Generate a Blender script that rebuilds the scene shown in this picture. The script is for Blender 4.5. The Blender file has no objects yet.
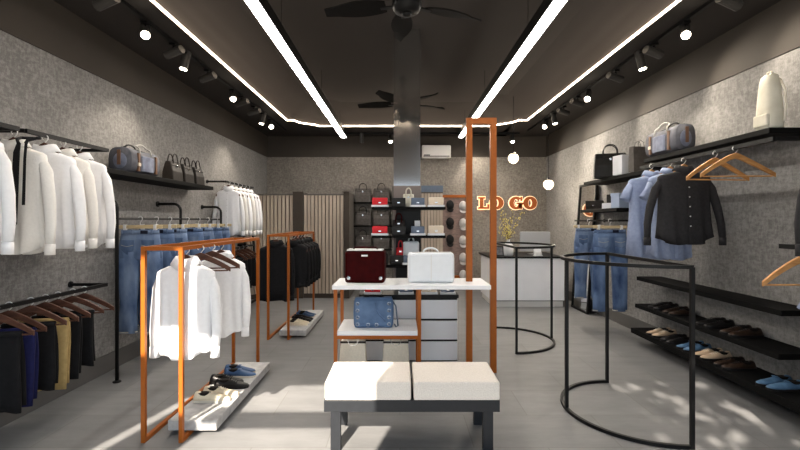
import bpy, bmesh, math, random
from math import sin, cos, pi, radians as R
from mathutils import Vector, Matrix
random.seed(7)
sc = bpy.context.scene
COL = sc.collection

# ------------------------------------------------ camera, sky, sun, exposure
cam_d = bpy.data.cameras.new('camera'); cam = bpy.data.objects.new('camera', cam_d); COL.objects.link(cam)
cam.location = (0, 0, 1.5); cam.rotation_euler = (pi/2, 0, 0)
cam_d.lens = 20; cam_d.sensor_width = 36; cam_d.shift_y = -0.0054; cam_d.clip_start = .02
sc.camera = cam
w = bpy.data.worlds.new('sky'); sc.world = w; w.use_nodes = True
bg = w.node_tree.nodes['Background']; bg.inputs[0].default_value = (.76, .88, 1.0, 1); bg.inputs[1].default_value = SKY = 1.9
sd = bpy.data.lights.new('sun', 'SUN'); sd.energy = 16.0; sd.angle = R(.55); sd.color = (1, .90, .76)
sun = bpy.data.objects.new('sun', sd); COL.objects.link(sun)
sun.location = (-2, -6, 6); sun.rotation_euler = Vector((.26, 1, -.72)).to_track_quat('-Z', 'Y').to_euler()
sc.view_settings.view_transform = 'Standard'; sc.view_settings.look = 'None'
sc.view_settings.gamma = 1; sc.view_settings.use_curve_mapping = False; sc.view_settings.exposure = 0.24

# ------------------------------------------------ materials
def lin(c): return tuple(((v/255)/12.92 if v/255 <= .04045 else ((v/255+.055)/1.055)**2.4) for v in c)+(1,)
def mat(name, c, rough=.6, metal=0, emit=0, var=.0, scale=20, bump=0, c2=None, spec=.22, stretch=None, detail=4, sheen=0, alpha=None):
    m = bpy.data.materials.new(name); m.use_nodes = True; nt = m.node_tree; N = nt.nodes; L = nt.links
    b = N['Principled BSDF']; col = lin(c)
    b.inputs['Base Color'].default_value = col; b.inputs['Roughness'].default_value = rough
    b.inputs['Metallic'].default_value = metal; b.inputs['Specular IOR Level'].default_value = spec
    if emit: b.inputs['Emission Color'].default_value = col; b.inputs['Emission Strength'].default_value = emit
    if sheen: b.inputs['Sheen Weight'].default_value = sheen
    if var or bump or c2:
        tc = N.new('ShaderNodeTexCoord'); mp = N.new('ShaderNodeMapping'); L.new(tc.outputs['Object'], mp.inputs[0])
        if stretch: mp.inputs['Scale'].default_value = stretch
        nz = N.new('ShaderNodeTexNoise'); nz.inputs['Scale'].default_value = scale; nz.inputs['Detail'].default_value = detail
        L.new(mp.outputs[0], nz.inputs['Vector'])
        rp = N.new('ShaderNodeValToRGB'); rp.color_ramp.elements[0].position = .3; rp.color_ramp.elements[1].position = .7
        a = lin(c2) if c2 else tuple(v*(1-var) for v in col[:3])+(1,)
        z = col if c2 else tuple(min(1, v*(1+var)) for v in col[:3])+(1,)
        rp.color_ramp.elements[0].color = a; rp.color_ramp.elements[1].color = z
        L.new(nz.outputs[0], rp.inputs[0]); L.new(rp.outputs[0], b.inputs['Base Color'])
        if bump:
            bp = N.new('ShaderNodeBump'); bp.inputs['Strength'].default_value = bump; bp.inputs['Distance'].default_value = .01
            L.new(nz.outputs[0], bp.inputs['Height']); L.new(bp.outputs[0], b.inputs['Normal'])
    return m

def concrete(name, ca, cb, rough=.85, bump=.35):
    """fabric-like plaster: broad cloudy tone, fine speckle and scratchy vertical/horizontal weave"""
    m = bpy.data.materials.new(name); m.use_nodes = True; nt = m.node_tree; N = nt.nodes; L = nt.links
    b = N['Principled BSDF']; b.inputs['Roughness'].default_value = rough; b.inputs['Specular IOR Level'].default_value = .25
    tc = N.new('ShaderNodeTexCoord')
    def noise(s, stretch=(1, 1, 1), det=5):
        mp = N.new('ShaderNodeMapping'); mp.inputs['Scale'].default_value = stretch; L.new(tc.outputs['Object'], mp.inputs[0])
        n = N.new('ShaderNodeTexNoise'); n.inputs['Scale'].default_value = s; n.inputs['Detail'].default_value = det
        n.inputs['Roughness'].default_value = .65; L.new(mp.outputs[0], n.inputs['Vector']); return n
    n1 = noise(1.3); n2 = noise(42, (1, 1, .4), 3); n3 = noise(42, (.4, .4, 1), 3); n4 = noise(120, det=2)
    def mix(a, c, f):
        x = N.new('ShaderNodeMix'); x.data_type = 'FLOAT'; x.inputs[0].default_value = f
        L.new(a, x.inputs[2]); L.new(c, x.inputs[3]); return x.outputs[0]
    v = mix(mix(mix(n2.outputs[0], n3.outputs[0], .5), n4.outputs[0], .3), n1.outputs[0], .22)
    rp = N.new('ShaderNodeValToRGB'); rp.color_ramp.elements[0].position = .43; rp.color_ramp.elements[1].position = .58
    rp.color_ramp.elements[0].color = lin(ca); rp.color_ramp.elements[1].color = lin(cb)
    L.new(v, rp.inputs[0]); L.new(rp.outputs[0], b.inputs['Base Color'])
    bp = N.new('ShaderNodeBump'); bp.inputs['Strength'].default_value = bump; bp.inputs['Distance'].default_value = .01
    L.new(v, bp.inputs['Height']); L.new(bp.outputs[0], b.inputs['Normal'])
    return m

def tiles(name):
    m = bpy.data.materials.new(name); m.use_nodes = True; nt = m.node_tree; N = nt.nodes; L = nt.links
    b = N['Principled BSDF']; b.inputs['Roughness'].default_value = .5; b.inputs['Specular IOR Level'].default_value = .3
    tc = N.new('ShaderNodeTexCoord'); br = N.new('ShaderNodeTexBrick'); L.new(tc.outputs['Object'], br.inputs[0])
    br.inputs['Scale'].default_value = 1; br.inputs['Brick Width'].default_value = .98; br.inputs['Row Height'].default_value = .49
    br.inputs['Mortar Size'].default_value = .004; br.inputs['Mortar Smooth'].default_value = .3; br.inputs['Bias'].default_value = 0
    br.inputs['Color1'].default_value = lin((112, 112, 113)); br.inputs['Color2'].default_value = lin((119, 119, 120)); br.inputs['Mortar'].default_value = lin((103, 103, 102))
    n = N.new('ShaderNodeTexNoise'); n.inputs['Scale'].default_value = 5; n.inputs['Detail'].default_value = 8; n.inputs['Roughness'].default_value = .7
    mp = N.new('ShaderNodeMapping'); mp.inputs['Scale'].default_value = (.5, 1.6, 1); L.new(tc.outputs['Object'], mp.inputs[0]); L.new(mp.outputs[0], n.inputs['Vector'])
    rp = N.new('ShaderNodeValToRGB'); rp.color_ramp.elements[0].position = .3; rp.color_ramp.elements[1].position = .72
    rp.color_ramp.elements[0].color = (.84, .84, .84, 1); rp.color_ramp.elements[1].color = (1.12, 1.11, 1.1, 1)
    L.new(n.outputs[0], rp.inputs[0])
    x = N.new('ShaderNodeMix'); x.data_type = 'RGBA'; x.blend_type = 'MULTIPLY'; x.inputs[0].default_value = 1
    L.new(br.outputs[0], x.inputs[6]); L.new(rp.outputs[0], x.inputs[7]); L.new(x.outputs[2], b.inputs['Base Color'])
    return m

M = dict(
 wall=concrete('grey_brown_plaster', (116, 114, 112), (154, 151, 148)),
 wall_b=concrete('grey_brown_plaster_back', (112, 106, 99), (150, 143, 135)),
 band=mat('dark_band_paint', (70, 64, 58), .7, var=.06, scale=2),
 ceil=mat('dark_ceiling_paint', (60, 56, 54), .75, var=.04, scale=1.5),
 soffit=mat('dark_soffit_paint', (54, 50, 48), .75, var=.04, scale=3),
 floor=tiles('grey_stone_tile'),
 fixture=mat('dark_grey_fixture', (62, 60, 58), .4),
 base=mat('dark_baseboard', (92, 90, 88), .6, var=.05, scale=8),
 black=mat('black_powder_coat', (9, 9, 10), .5, var=.1, scale=60, spec=.25),
 shelf=mat('black_shelf_board', (10, 10, 10), .7, var=.15, scale=30, spec=.1),
 orange=mat('orange_powder_coat', (152, 82, 24), .4, var=.06, scale=30),
 white=mat('white_lacquer', (238, 238, 240), .35, var=.02, scale=5),
 block=mat('pale_concrete_block', (188, 187, 186), .7, c2=(160, 160, 160), scale=18, bump=.2),
 led=mat('led_glow', (255, 232, 204), emit=20),
 linear=mat('linear_light_diffuser', (255, 249, 242), emit=30),
 globe=mat('globe_glow', (255, 236, 205), emit=2.2),
 lens=mat('spot_lens_glow', (255, 240, 215), emit=30),
 halo=mat('sign_backlight', (255, 222, 180), emit=.95),
 mirror=mat('mirror_glass', (225, 225, 225), .03, metal=1),
 dimmirror=mat('smoked_mirror_cladding', (205, 204, 203), .12, metal=1),
 shirt=mat('white_cotton', (232, 232, 234), .85, var=.03, scale=40, bump=.12, sheen=.2),
 shirt2=mat('off_white_linen', (228, 225, 220), .9, var=.03, scale=60, bump=.15),
 blue=mat('light_blue_cotton', (152, 164, 192), .85, c2=(138, 150, 180), scale=30, bump=.1),
 dark=mat('dark_charcoal_cotton', (44, 43, 45), .85, var=.15, scale=40, bump=.15),
 blk=mat('black_cloth', (20, 20, 22), .9, var=.2, scale=30, bump=.2),
 navy=mat('navy_cloth', (24, 26, 66), .9, var=.15, scale=30, bump=.2),
 tan=mat('tan_cloth', (168, 144, 96), .9, var=.12, scale=30, bump=.2),
 denim=mat('blue_denim', (138, 157, 186), .9, c2=(50, 74, 112), scale=6, bump=.3, stretch=(1, 1, .45), detail=8),
 denim2=mat('dark_blue_denim', (112, 134, 168), .9, c2=(42, 62, 96), scale=6, bump=.3, stretch=(1, 1, .45), detail=8),
 patch=mat('navy_waist_patch', (24, 28, 44), .7),
 stitch=mat('pale_stitching', (170, 168, 160), .8),
 hook=mat('bright_steel_hook', (222, 222, 222), .35, metal=.2),
 chrome=mat('chrome_fitting', (200, 200, 200), .2, metal=1),
 walnut=mat('walnut_wood', (92, 60, 46), .5, c2=(68, 43, 33), scale=9, stretch=(1, 6, 6)),
 oak=mat('honey_wood', (196, 146, 92), .45, c2=(168, 118, 70), scale=9, stretch=(1, 6, 6)),
 pine=mat('pale_pine_wood', (214, 196, 158), .55, c2=(196, 174, 132), scale=9, stretch=(1, 6, 6)),
 greybag=mat('mottled_grey_canvas', (104, 105, 112), .8, c2=(64, 65, 72), scale=9, bump=.3, detail=8),
 bluegrey=mat('blue_grey_canvas', (134, 140, 158), .8, c2=(106, 110, 128), scale=14, bump=.2),
 strap=mat('cream_webbing', (172, 170, 166), .7),
 brownstrap=mat('brown_leather_strap', (112, 84, 66), .5, var=.1, scale=30),
 darkbag=mat('dark_brown_leather', (44, 38, 34), .55, c2=(32, 28, 25), scale=20, bump=.15),
 greyleather=mat('grey_leather', (84, 79, 75), .5, c2=(68, 64, 60), scale=20, bump=.15),
 blackbag=mat('black_leather', (30, 29, 28), .5, var=.15, scale=20, bump=.15),
 burgundy=mat('burgundy_leather', (52, 2, 3), .55, c2=(42, 1, 2), scale=14, bump=.04, spec=.05),
 whitelea=mat('white_leather', (222, 226, 230), .4, var=.02, scale=14, bump=.05),
 cream=mat('cream_leather', (220, 206, 186), .6, var=.05, scale=20),
 redlea=mat('red_leather', (196, 34, 42), .45, var=.06, scale=20),
 slate=mat('slate_blue_leather', (96, 108, 126), .5, var=.08, scale=20),
 bluelea=mat('blue_leather', (98, 124, 158), .45, c2=(80, 104, 138), scale=12, bump=.1),
 whitebox=mat('white_card', (214, 216, 220), .6, var=.02, scale=9),
 paleblue=mat('pale_blue_card', (166, 180, 204), .6, var=.03, scale=9),
 beige=mat('beige_cotton_canvas', (228, 220, 204), .9, var=.05, scale=60, bump=.15),
 bench=mat('cream_woven_upholstery', (222, 215, 207), .9, c2=(205, 198, 190), scale=140, bump=.2, detail=2),
 benchfr=mat('black_steel_frame', (34, 36, 40), .45, var=.08, scale=30),
 slat=mat('taupe_slat_wood', (182, 168, 153), .6, c2=(164, 150, 136), scale=5, stretch=(4, 4, .4)),
 slatback=mat('dark_partition_backing', (66, 59, 53), .8, var=.1, scale=5),
 partition=mat('grey_partition_paint', (92, 88, 84), .6, var=.05, scale=5),
 brick=mat('mauve_brick_panel', (150, 126, 118), .9, c2=(118, 104, 100), scale=12, bump=.4, stretch=(1, 1, 2.6)),
 capdark=mat('black_felt', (32, 31, 32), .9, var=.1, scale=50),
 caplight=mat('pale_grey_felt', (188, 184, 182), .9, var=.05, scale=50),
 sign=mat('copper_orange_letter', (176, 92, 38), .5, var=.05, scale=20),
 ceramic=mat('white_ceramic', (212, 212, 212), .3, var=.02, scale=9),
 yellow=mat('yellow_blossom', (198, 182, 108), .8, var=.15, scale=30),
 twig=mat('brown_twig', (112, 92, 62), .8, var=.1, scale=30),
 ivory=mat('ivory_canvas', (214, 210, 196), .85, c2=(194, 189, 172), scale=9, bump=.2),
 screen=mat('grey_panel_plastic', (150, 152, 156), .35, var=.02, scale=3),
 acw=mat('white_plastic', (214, 212, 208), .45, var=.01, scale=4),
 fan=mat('dark_walnut_fan_blade', (16, 14, 13), .85, c2=(12, 11, 10), scale=9, spec=.2),
 doorback=mat('taupe_door_backing', (128, 117, 108), .8, var=.05, scale=5),
 colpanel=mat('mauve_grey_reflection_tone', (128, 119, 115), .8, var=.05, scale=5),
 photo=mat('grey_photo_print', (132, 132, 134), .5, c2=(88, 88, 92), scale=22),
 olive=mat('olive_leather', (112, 112, 62), .55, var=.1, scale=20),
 leaf=mat('green_leaf', (70, 96, 50), .7, var=.2, scale=9),
 bark=mat('grey_bark', (96, 84, 70), .9, var=.2, scale=12, bump=.4),
 pave=mat('pale_pavement', (150, 146, 138), .85, var=.06, scale=3),
)
# shoe leathers
M['s_blue'] = mat('blue_suede', (84, 116, 146), .6, c2=(62, 92, 122), scale=16)
M['s_black'] = mat('black_shoe_leather', (30, 28, 28), .35, var=.15, scale=20)
M['s_brown'] = mat('dark_brown_shoe_leather', (58, 42, 32), .4, c2=(38, 28, 22), scale=16)
M['s_beige'] = mat('beige_shoe_leather', (198, 172, 144), .55, var=.06, scale=16)
M['s_cream'] = mat('cream_shoe_canvas', (216, 204, 180), .75, var=.06, scale=30)
M['s_navy'] = mat('navy_shoe_leather', (62, 88, 124), .45, var=.12, scale=16)
M['sole_w'] = mat('pale_rubber_sole', (208, 200, 186), .6, var=.03, scale=20)
M['sole_d'] = mat('dark_rubber_sole', (26, 24, 24), .6, var=.1, scale=20)
M['lining'] = mat('dark_shoe_lining', (26, 22, 20), .9, var=.1, scale=20)
M['lace_w'] = mat('cream_laces', (214, 206, 190), .8)
M['lace_d'] = mat('black_laces', (24, 24, 26), .8)

# ------------------------------------------------ mesh helpers
class MB:
    def __init__(s): s.v = []; s.f = []
    def add(s, vs, fs):
        o = len(s.v); s.v += [tuple(v) for v in vs]; s.f += [tuple(i+o for i in f) for f in fs]; return s
    def box(s, x0, x1, y0, y1, z0, z1, mtx=None):
        vs = [Vector((x, y, z)) for x in (x0, x1) for y in (y0, y1) for z in (z0, z1)]
        if mtx: vs = [mtx @ v for v in vs]
        return s.add(vs, [(0, 1, 3, 2), (4, 6, 7, 5), (0, 4, 5, 1), (2, 3, 7, 6), (0, 2, 6, 4), (1, 5, 7, 3)])
    def loft(s, rings, cap=True, close=False):
        n = len(rings[0]); vs = [p for r in rings for p in r]; fs = []
        m = len(rings)
        for i in range(m if close else m-1):
            a = i*n; b = ((i+1) % m)*n
            for j in range(n): k = (j+1) % n; fs.append((a+j, a+k, b+k, b+j))
        if cap and not close: fs.append(tuple(range(n-1, -1, -1))); fs.append(tuple((m-1)*n+j for j in range(n)))
        return s.add(vs, fs)
    def strip(s, rows):
        n = len(rows[0]); fs = []
        for i in range(len(rows)-1):
            for j in range(n-1): a = i*n+j; fs.append((a, a+1, a+n+1, a+n))
        return s.add([p for r in rows for p in r], fs)
    def tube(s, pts, r, seg=8, close=False, sq=False):
        pts = [Vector(p) for p in pts]; rings = []; n = len(pts); up = None
        for i, p in enumerate(pts):
            if close: t = pts[(i+1) % n]-pts[i-1]
            else: t = pts[min(i+1, n-1)]-pts[max(i-1, 0)]
            t.normalize()
            if up is None:
                up = Vector((0, 0, 1)) if abs(t.z) < .9 else Vector((0, 1, 0))
            u = t.cross(up); 
            if u.length < 1e-4: u = t.cross(Vector((1, 0, 0)))
            u.normalize(); vv = u.cross(t).normalized(); up = vv
            rr = r[i] if isinstance(r, (list, tuple)) else r
            k = 4 if sq else seg; off = pi/4 if sq else 0; q = 1.414 if sq else 1
            if sq and 0 < i < n-1 and not close:
                a = (pts[i]-pts[i-1]).normalized(); b = (pts[i+1]-pts[i]).normalized(); c = max(.5, (a+b).length/2)
                nrm = (b-a)
                ring = []
                for j in range(k):
                    d = u*cos(off+2*pi*j/k)*rr*q+vv*sin(off+2*pi*j/k)*rr*q
                    if nrm.length > 1e-4:
                        nn = nrm.normalized(); d = d+nn*d.dot(nn)*(1/c-1)
                    ring.append(p+d)
                rings.append(ring)
            else:
                rings.append([p+u*cos(off+2*pi*j/k)*rr*q+vv*sin(off+2*pi*j/k)*rr*q for j in range(k)])
        return s.loft(rings, close=close)
    def lathe(s, prof, seg=16, c=(0, 0, 0), axis='z'):
        rings = []
        for (r, h) in prof:
            ring = []
            for j in range(seg):
                a = 2*pi*j/seg; x, y, z = r*cos(a), r*sin(a), h
                if axis == 'y': x, y, z = x, h, -y
                if axis == 'x': x, y, z = h, x, y
                ring.append((c[0]+x, c[1]+y, c[2]+z))
            rings.append(ring)
        return s.loft(rings)
    def build(s, name, m, parent=None, smooth=False, bevel=0, sub=0, loc=None, label=None):
        me = bpy.data.meshes.new(name); me.from_pydata(s.v, [], s.f)
        bm = bmesh.new(); bm.from_mesh(me); bmesh.ops.recalc_face_normals(bm, faces=bm.faces); bm.to_mesh(me); bm.free()
        me.materials.append(m if not isinstance(m, str) else M[m])
        if smooth:
            for p in me.polygons: p.use_smooth = True
        o = bpy.data.objects.new(name, me); COL.objects.link(o)
        if parent: o.parent = parent
        if loc: o.location = loc
        if bevel:
            b = o.modifiers.new('bevel', 'BEVEL'); b.width = bevel; b.segments = 2; b.limit_method = 'ANGLE'; b.angle_limit = R(40)
        if sub:
            b = o.modifiers.new('sub', 'SUBSURF'); b.levels = sub; b.render_levels = sub
        if label: o['label'] = label
        return o

def tag(o, label=None, cat=None, group=None, kind=None):
    if label: o['label'] = label
    if cat: o['category'] = cat
    if group: o['group'] = group
    if kind: o['kind'] = kind
    return o
def thing(name, label, cat, loc=(0, 0, 0), rz=0, group=None):
    o = bpy.data.objects.new(name, None); COL.objects.link(o); o.empty_display_size = .05
    o.location = loc; o.rotation_euler = (0, 0, rz); return tag(o, label, cat, group)
def dup(o, parent=None):
    c = o.copy(); COL.objects.link(c); c.parent = parent
    for ch in list(KIDS(o)): dup(ch, c)
    return c
def KIDS(o): return [x for x in o.children]
CACHE = {}
def inst(key, fn, loc, rz=0, label=None, group=None, scale=None):
    """first time builds the thing, afterwards copies the thing and each of its parts"""
    if key in CACHE: o = dup(CACHE[key])
    else: o = CACHE[key] = fn()
    o.location = loc; o.rotation_euler = (0, 0, rz)
    if scale: o.scale = scale
    if label: o['label'] = label
    if group: o['group'] = group
    elif 'group' in o: del o['group']
    return o
def struct(name, mb, m, **k): return tag(mb.build(name, m, **k), kind='structure')
def arc(cx, cz, rx, rz_, a0, a1, n, y=0): return [(cx+rx*cos(a0+(a1-a0)*i/n), y, cz+rz_*sin(a0+(a1-a0)*i/n)) for i in range(n+1)]

# ------------------------------------------------ the room
XL, XR, YB, YF = -2.91, 3.20, 9.72, -.4
ZB, ZC, ZI, ZH = 2.89, 3.342, 3.70, 5.0      # band bottom, soffit, inner ceiling, unseen front bay raised to let the sun in
struct('floor', MB().box(XL-.1, XR+.1, YF-.1, YB+.1, -.1, 0), 'floor')
struct('wall_left', MB().box(XL-.12, XL, YF, YB+.12, 0, ZH), 'wall')
struct('wall_right', MB().box(XR, XR+.12, YF, YB+.12, 0, ZH), 'wall')
struct('wall_back', MB().box(XL, XR, YB, YB+.12, 0, ZH), 'wall_b')
struct('trim_1', MB().box(XL, XL+.012, YF, YB, ZB, ZC+.02), 'band')
struct('trim_2', MB().box(XR-.012, XR, YF, YB, ZB, ZC+.02), 'band')
struct('trim_3', MB().box(XL, XR, YB-.012, YB, ZB, ZC+.02), 'band')
struct('baseboard_left', MB().box(XL, XL+.015, YF, YB, 0, .175), 'base')
struct('baseboard_right', MB().box(XR-.015, XR, YF, YB, 0, .175), 'base')
struct('baseboard_back', MB().box(XL, XR, YB-.015, YB, 0, .175), 'base')
# inner ceiling and the lowered border around it
struct('ceiling', MB().box(XL-.1, XR+.1, 1.7, YB+.12, ZI, ZI+.1).box(XL-.1, XR+.1, YF-.1, 1.7, ZH, ZH+.1).box(XL, XR, 1.6, 1.7, ZC, ZH), 'ceil')
inner = [(-2.10, 1.9), (-2.10, 8.22), (-1.98, 8.22), (-1.90, 8.44), (-1.64, 8.62), (-1.60, 8.72), (1.86, 8.72), (1.90, 8.60), (2.14, 8.40), (2.20, 8.22), (2.36, 8.22), (2.36, 1.9)]
outer = [(XL, 1.6), (XL, YB), (-2.0, YB), (-1.9, YB), (-1.7, YB), (-1.5, YB), (1.8, YB), (2.3, YB), (2.1, YB), (2.3, YB), (XR, YB), (XR, 1.6)]
so = MB(); n = len(inner)
so.add([(x, y, ZC) for x, y in inner]+[(x, y, ZC) for x, y in outer], [(i, (i+1) % n, n+(i+1) % n, n+i) for i in range(n)])
struct('trim_4', so, 'soffit')
def inset(d, z): return [(x-math.copysign(d, x-.13), y+(d if y < 3 else -d), z) for x, y in inner]
struct('trim_6', MB().loft([inset(0, ZC), inset(.004, ZC+.03), inset(.04, ZC+.13), inset(.13, ZC+.22), inset(.28, ZC+.30), inset(.48, ZI-.002)], cap=False), 'ceil', smooth=True)
# unseen shop front wall, its openings cut to shape the sun patches inside
sun_holes = [(-2.34, -1.02, 1.2, 2.64), (-2.34, -1.02, 2.80, 3.24), (-1.45, -1.02, 2.5, 2.9), (-2.90, -2.80, 1.9, 3.05), (-2.67, -2.58, 3.22, 3.74),
         (-2.41, -2.32, 2.64, 3.80), (.75, 2.5, 2.35, 3.3), (-2.70, -2.34, 3.04, 3.29)]
xs = sorted({XL, XR}|{h[0] for h in sun_holes}|{h[1] for h in sun_holes}); zs = sorted({2.3, ZH}|{h[2] for h in sun_holes if h[2] > 2.3}|{h[3] for h in sun_holes})
wf = MB()
for i in range(len(xs)-1):
    for k in range(len(zs)-1):
        cx, cz = (xs[i]+xs[i+1])/2, (zs[k]+zs[k+1])/2
        if not any(h[0] < cx < h[1] and h[2] < cz < h[3] for h in sun_holes): wf.box(xs[i], xs[i+1], YF-.06, YF, zs[k], zs[k+1])
struct('wall_front', wf, 'wall')
struct('trim_5', MB().box(XL, XL+.06, YF-.06, YF, 0, 2.3).box(XR-.06, XR, YF-.06, YF, 0, 2.3).box(-.62, -.56, YF-.06, YF, 0, 2.3).box(1.3, 1.36, YF-.06, YF, 0, 2.3), 'black')
struct('ground', MB().box(-9, 9, -12, YF-.1, -.14, -.04), 'pave')
# ------------------------------------------------ ceiling lights
lt = [(x-math.copysign(.014, x-.13), y+(.014 if y < 3 else -.014), ZC+.012) for x, y in inner]
tag(MB().tube(lt, .008, close=True, sq=True).build('led_strip', 'led'), 'thin glowing light line running round the edge of the lowered ceiling border', 'led strip')
for x0, w_, lab in ((-1.197, .095, 'long white linear light hanging on the orange racks side of the fans'), (1.192, .095, 'long white linear light hanging on the counter side of the fans')):
    t = thing('linear_light', lab, 'ceiling light', (x0+w_/2, 5.4, 3.20), 0, 'linear ceiling lights')
    MB().box(-w_/2-.008, w_/2+.008, -3.65, 3.69, .004, .12).build('housing', 'black', t)
    MB().box(-w_/2, w_/2, -3.64, 3.68, -.004, .004).build('diffuser', 'linear', t)
    for y in (-3.2, -1.1, 1.1, 3.1): MB().tube([(0, y, .12), (0, y, .5)], .003, 6).build('suspension_wire', 'black', t)
for x, lab in ((-2.32, 'black ceiling track over the left wall side'), (2.60, 'black ceiling track over the right wall side')):
    tag(MB().box(x-.018, x+.018, 1.6, 9.0, ZC-.03, ZC).build('light_track', 'black'), lab+', carrying small spotlights', 'light track')
tag(MB().box(-1.2, 2.5, 9.28, 9.31, ZC-.03, ZC).build('light_track', 'black'), 'black ceiling track running across in front of the back wall', 'light track')
def spot_fn(lit):
    def f():
        t = thing('spotlight', '', 'spotlight')
        MB().box(-.03, .03, -.03, .03, -.05, -.03).tube([(0, 0, -.05), (0, 0, -.10)], .008, 6).build('bracket', 'black', t)
        b = MB(); b.lathe([(.042, -.09), (.042, .11)], 14, axis='y'); o = b.build('barrel', 'fixture', t, smooth=False)
        o.location = (0, 0, -.12)
        l = MB().lathe([(.037, -.093), (.037, -.089)], 14, axis='y').build('lens', 'lens' if lit else 'dimmirror', o)
        return t
    return f
def spot(x, y, aim, lit, lab, power=55):
    t = inst('spot%d' % lit, spot_fn(lit), (x, y, ZC), 0, lab)
    b = [c for c in t.children if c.name.startswith('barrel')][0]
    d = Vector(aim)-Vector((x, y, ZC-.12)); d.normalize()
    b.rotation_euler = (-d).to_track_quat('Y', 'Z').to_euler()
    if lit and power:
        ld = bpy.data.lights.new('spot_beam', 'SPOT'); ld.energy = power; ld.spot_size = R(100); ld.spot_blend = .7; ld.color = (1, .89, .74); ld.shadow_soft_size = .03
        lo = bpy.data.objects.new('spot_beam', ld); COL.objects.link(lo); lo.parent = t
        lo.location = Vector((0, 0, -.12))+d*.11; lo.rotation_euler = d.to_track_quat('-Z', 'Y').to_euler()
L_Y = [(3.5, 0, 0), (4.05, 1, 1), (4.55, 0, 0), (4.8, 1, 2), (5.35, 0, 0), (6.15, 1, 1), (6.5, 0, 0), (7.05, 0, 0), (7.5, 1, 2), (7.95, 1, 1)]
nth = ['nearest the front', 'second from the front', 'third from the front', 'fourth from the front', 'fifth from the front', 'sixth from the front', 'seventh from the front', 'eighth from the front', 'ninth from the front', 'farthest back']
for i, (y, lit, how) in enumerate(L_Y):
    q = 'lit' if lit else 'unlit'
    for x, s, side in ((-2.32, -1, 'left'), (2.60, 1, 'right')):
        aim = ((x+s*.8, y+.25, 3.05), (x-s*.5, y-.9, 2.4), (x+s*.35, y-.3, 1.2))[how]
        spot(x, y, aim, lit, '%s black spotlight on the %s ceiling track, %s' % (q, side, nth[i]), 48 if how == 2 else 36)
spot(-.80, 9.29, (-.8, 9.7, 1.6), 0, 'unlit black spotlight on the rear ceiling track above the slatted screens')
spot(-.2, 9.29, (-.15, 8.0, 1.0), 1, 'lit spotlight on the rear ceiling track, left of the mirrored column')
spot(2.35, 9.29, (2.2, 8.2, .9), 1, 'lit spotlight on the rear ceiling track, above the counter', 40)
spot(1.45, 9.29, (1.9, 9.7, 1.9), 1, 'lit spotlight on the rear ceiling track behind the tall orange frame', 40)

# ceiling fans
def fan_fn():
    t = thing('ceiling_fan', '', 'ceiling fan')
    MB().lathe([(.018, .04), (.018, ZI-3.1)], 10).build('downrod', 'black', t)
    MB().lathe([(.03, ZI-3.1-.05), (.07, ZI-3.1)], 14).build('canopy', 'black', t)
    MB().lathe([(.04, -.06), (.09, -.05), (.11, -.01), (.11, .03), (.05, .06)], 20).build('motor_housing', 'black', t, smooth=True)
    MB().lathe([(.005, -.085), (.03, -.082), (.04, -.06)], 12).build('hub_cap', 'black', t, smooth=True)
    for k in range(5):
        a = R(24+72*k); rows = []
        for i in range(11):
            u = i/10; r = .16+.48*u; wd = .035+.05*sin(pi*min(1, u*1.15+.05))**.8
            if u > .92: wd *= .75
            rows.append([(r, -wd, -.015), (r, 0, .002), (r, wd, .018)])
        mb = MB().strip(rows)
        o = mb.build('blade', 'fan', t); o.rotation_euler = (0, 0, a)
        s = o.modifiers.new('solid', 'SOLIDIFY'); s.thickness = .012
        MB().box(.09, .2, -.018, .018, -.01, .0).build('blade_arm', 'black', o)
    return t
inst('fan', fan_fn, (.05, 3.30, 3.1), 0, 'dark five-blade ceiling fan nearest the front, above the tall orange frame', 'ceiling fans')
inst('fan', fan_fn, (.04, 6.1, 3.1), 0, 'dark five-blade ceiling fan farther back, half hidden behind the mirrored column', 'ceiling fans')

# mirrored column
t = thing('column', 'square column clad in smoky mirror, rising behind the white drawer cabinet to the ceiling', 'column', (.08, 5.23, 0))
MB().box(-.15, .15, -.14, .14, 0, ZI).build('column_core', 'partition', t)
MB().box(-.153, .153, -.146, -.14, 1.90, ZI-.002).build('mirror_panel', 'dimmirror', t)
MB().box(-.153, .153, -.146, -.14, .8, 1.90).build('reflection_panel', 'colpanel', t)  # plain panel coloured like the reflection, in place of mirror

# air conditioner
t = thing('air_conditioner', 'white wall-mounted air conditioner high on the back wall', 'air conditioner', (.78, YB-.012, 2.84))
MB().box(-.31, .31, -.2, 0, 0, .28).build('housing', 'acw', t, bevel=.02)
MB().box(-.28, .28, -.203, -.195, .03, .05).build('air_slot', 'slatback', t)
MB().box(-.27, -.14, -.206, -.2, .055, .075).build('display', 'black', t)

# pendant globes
def pend_fn():
    t = thing('pendant_lamp', '', 'pendant lamp')
    MB().tube([(0, 0, .10), (0, 0, PH)], .004, 6).build('cord', 'black', t)
    MB().lathe([(.002, -.09)]+[(.09*cos(a), .09*sin(a)) for a in [R(d) for d in range(-84, 85, 12)]]+[(.002, .09)], 20).build('globe', 'globe', t, smooth=True)
    MB().lathe([(.068, .068), (.05, .085), (.02, .098), (.01, .125), (.002, .125)], 20).build('cap', 'chrome', t, smooth=True)
    MB().lathe([(.04, PH-.02), (.04, PH)], 12).build('ceiling_rose', 'black', t)
    return t
PH = ZI-2.59
inst('p1', pend_fn, (1.98, 7.76, 2.59), 0, 'glowing round pendant lamp hanging higher, left of the other globe', 'glowing globe pendants')
CACHE['p1'].children[0]
PH = ZC-2.15
inst('p2', pend_fn, (2.66, 7.96, 2.15), 0, 'glowing round pendant lamp hanging lower, above the counter end by the right wall', 'glowing globe pendants')
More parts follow.
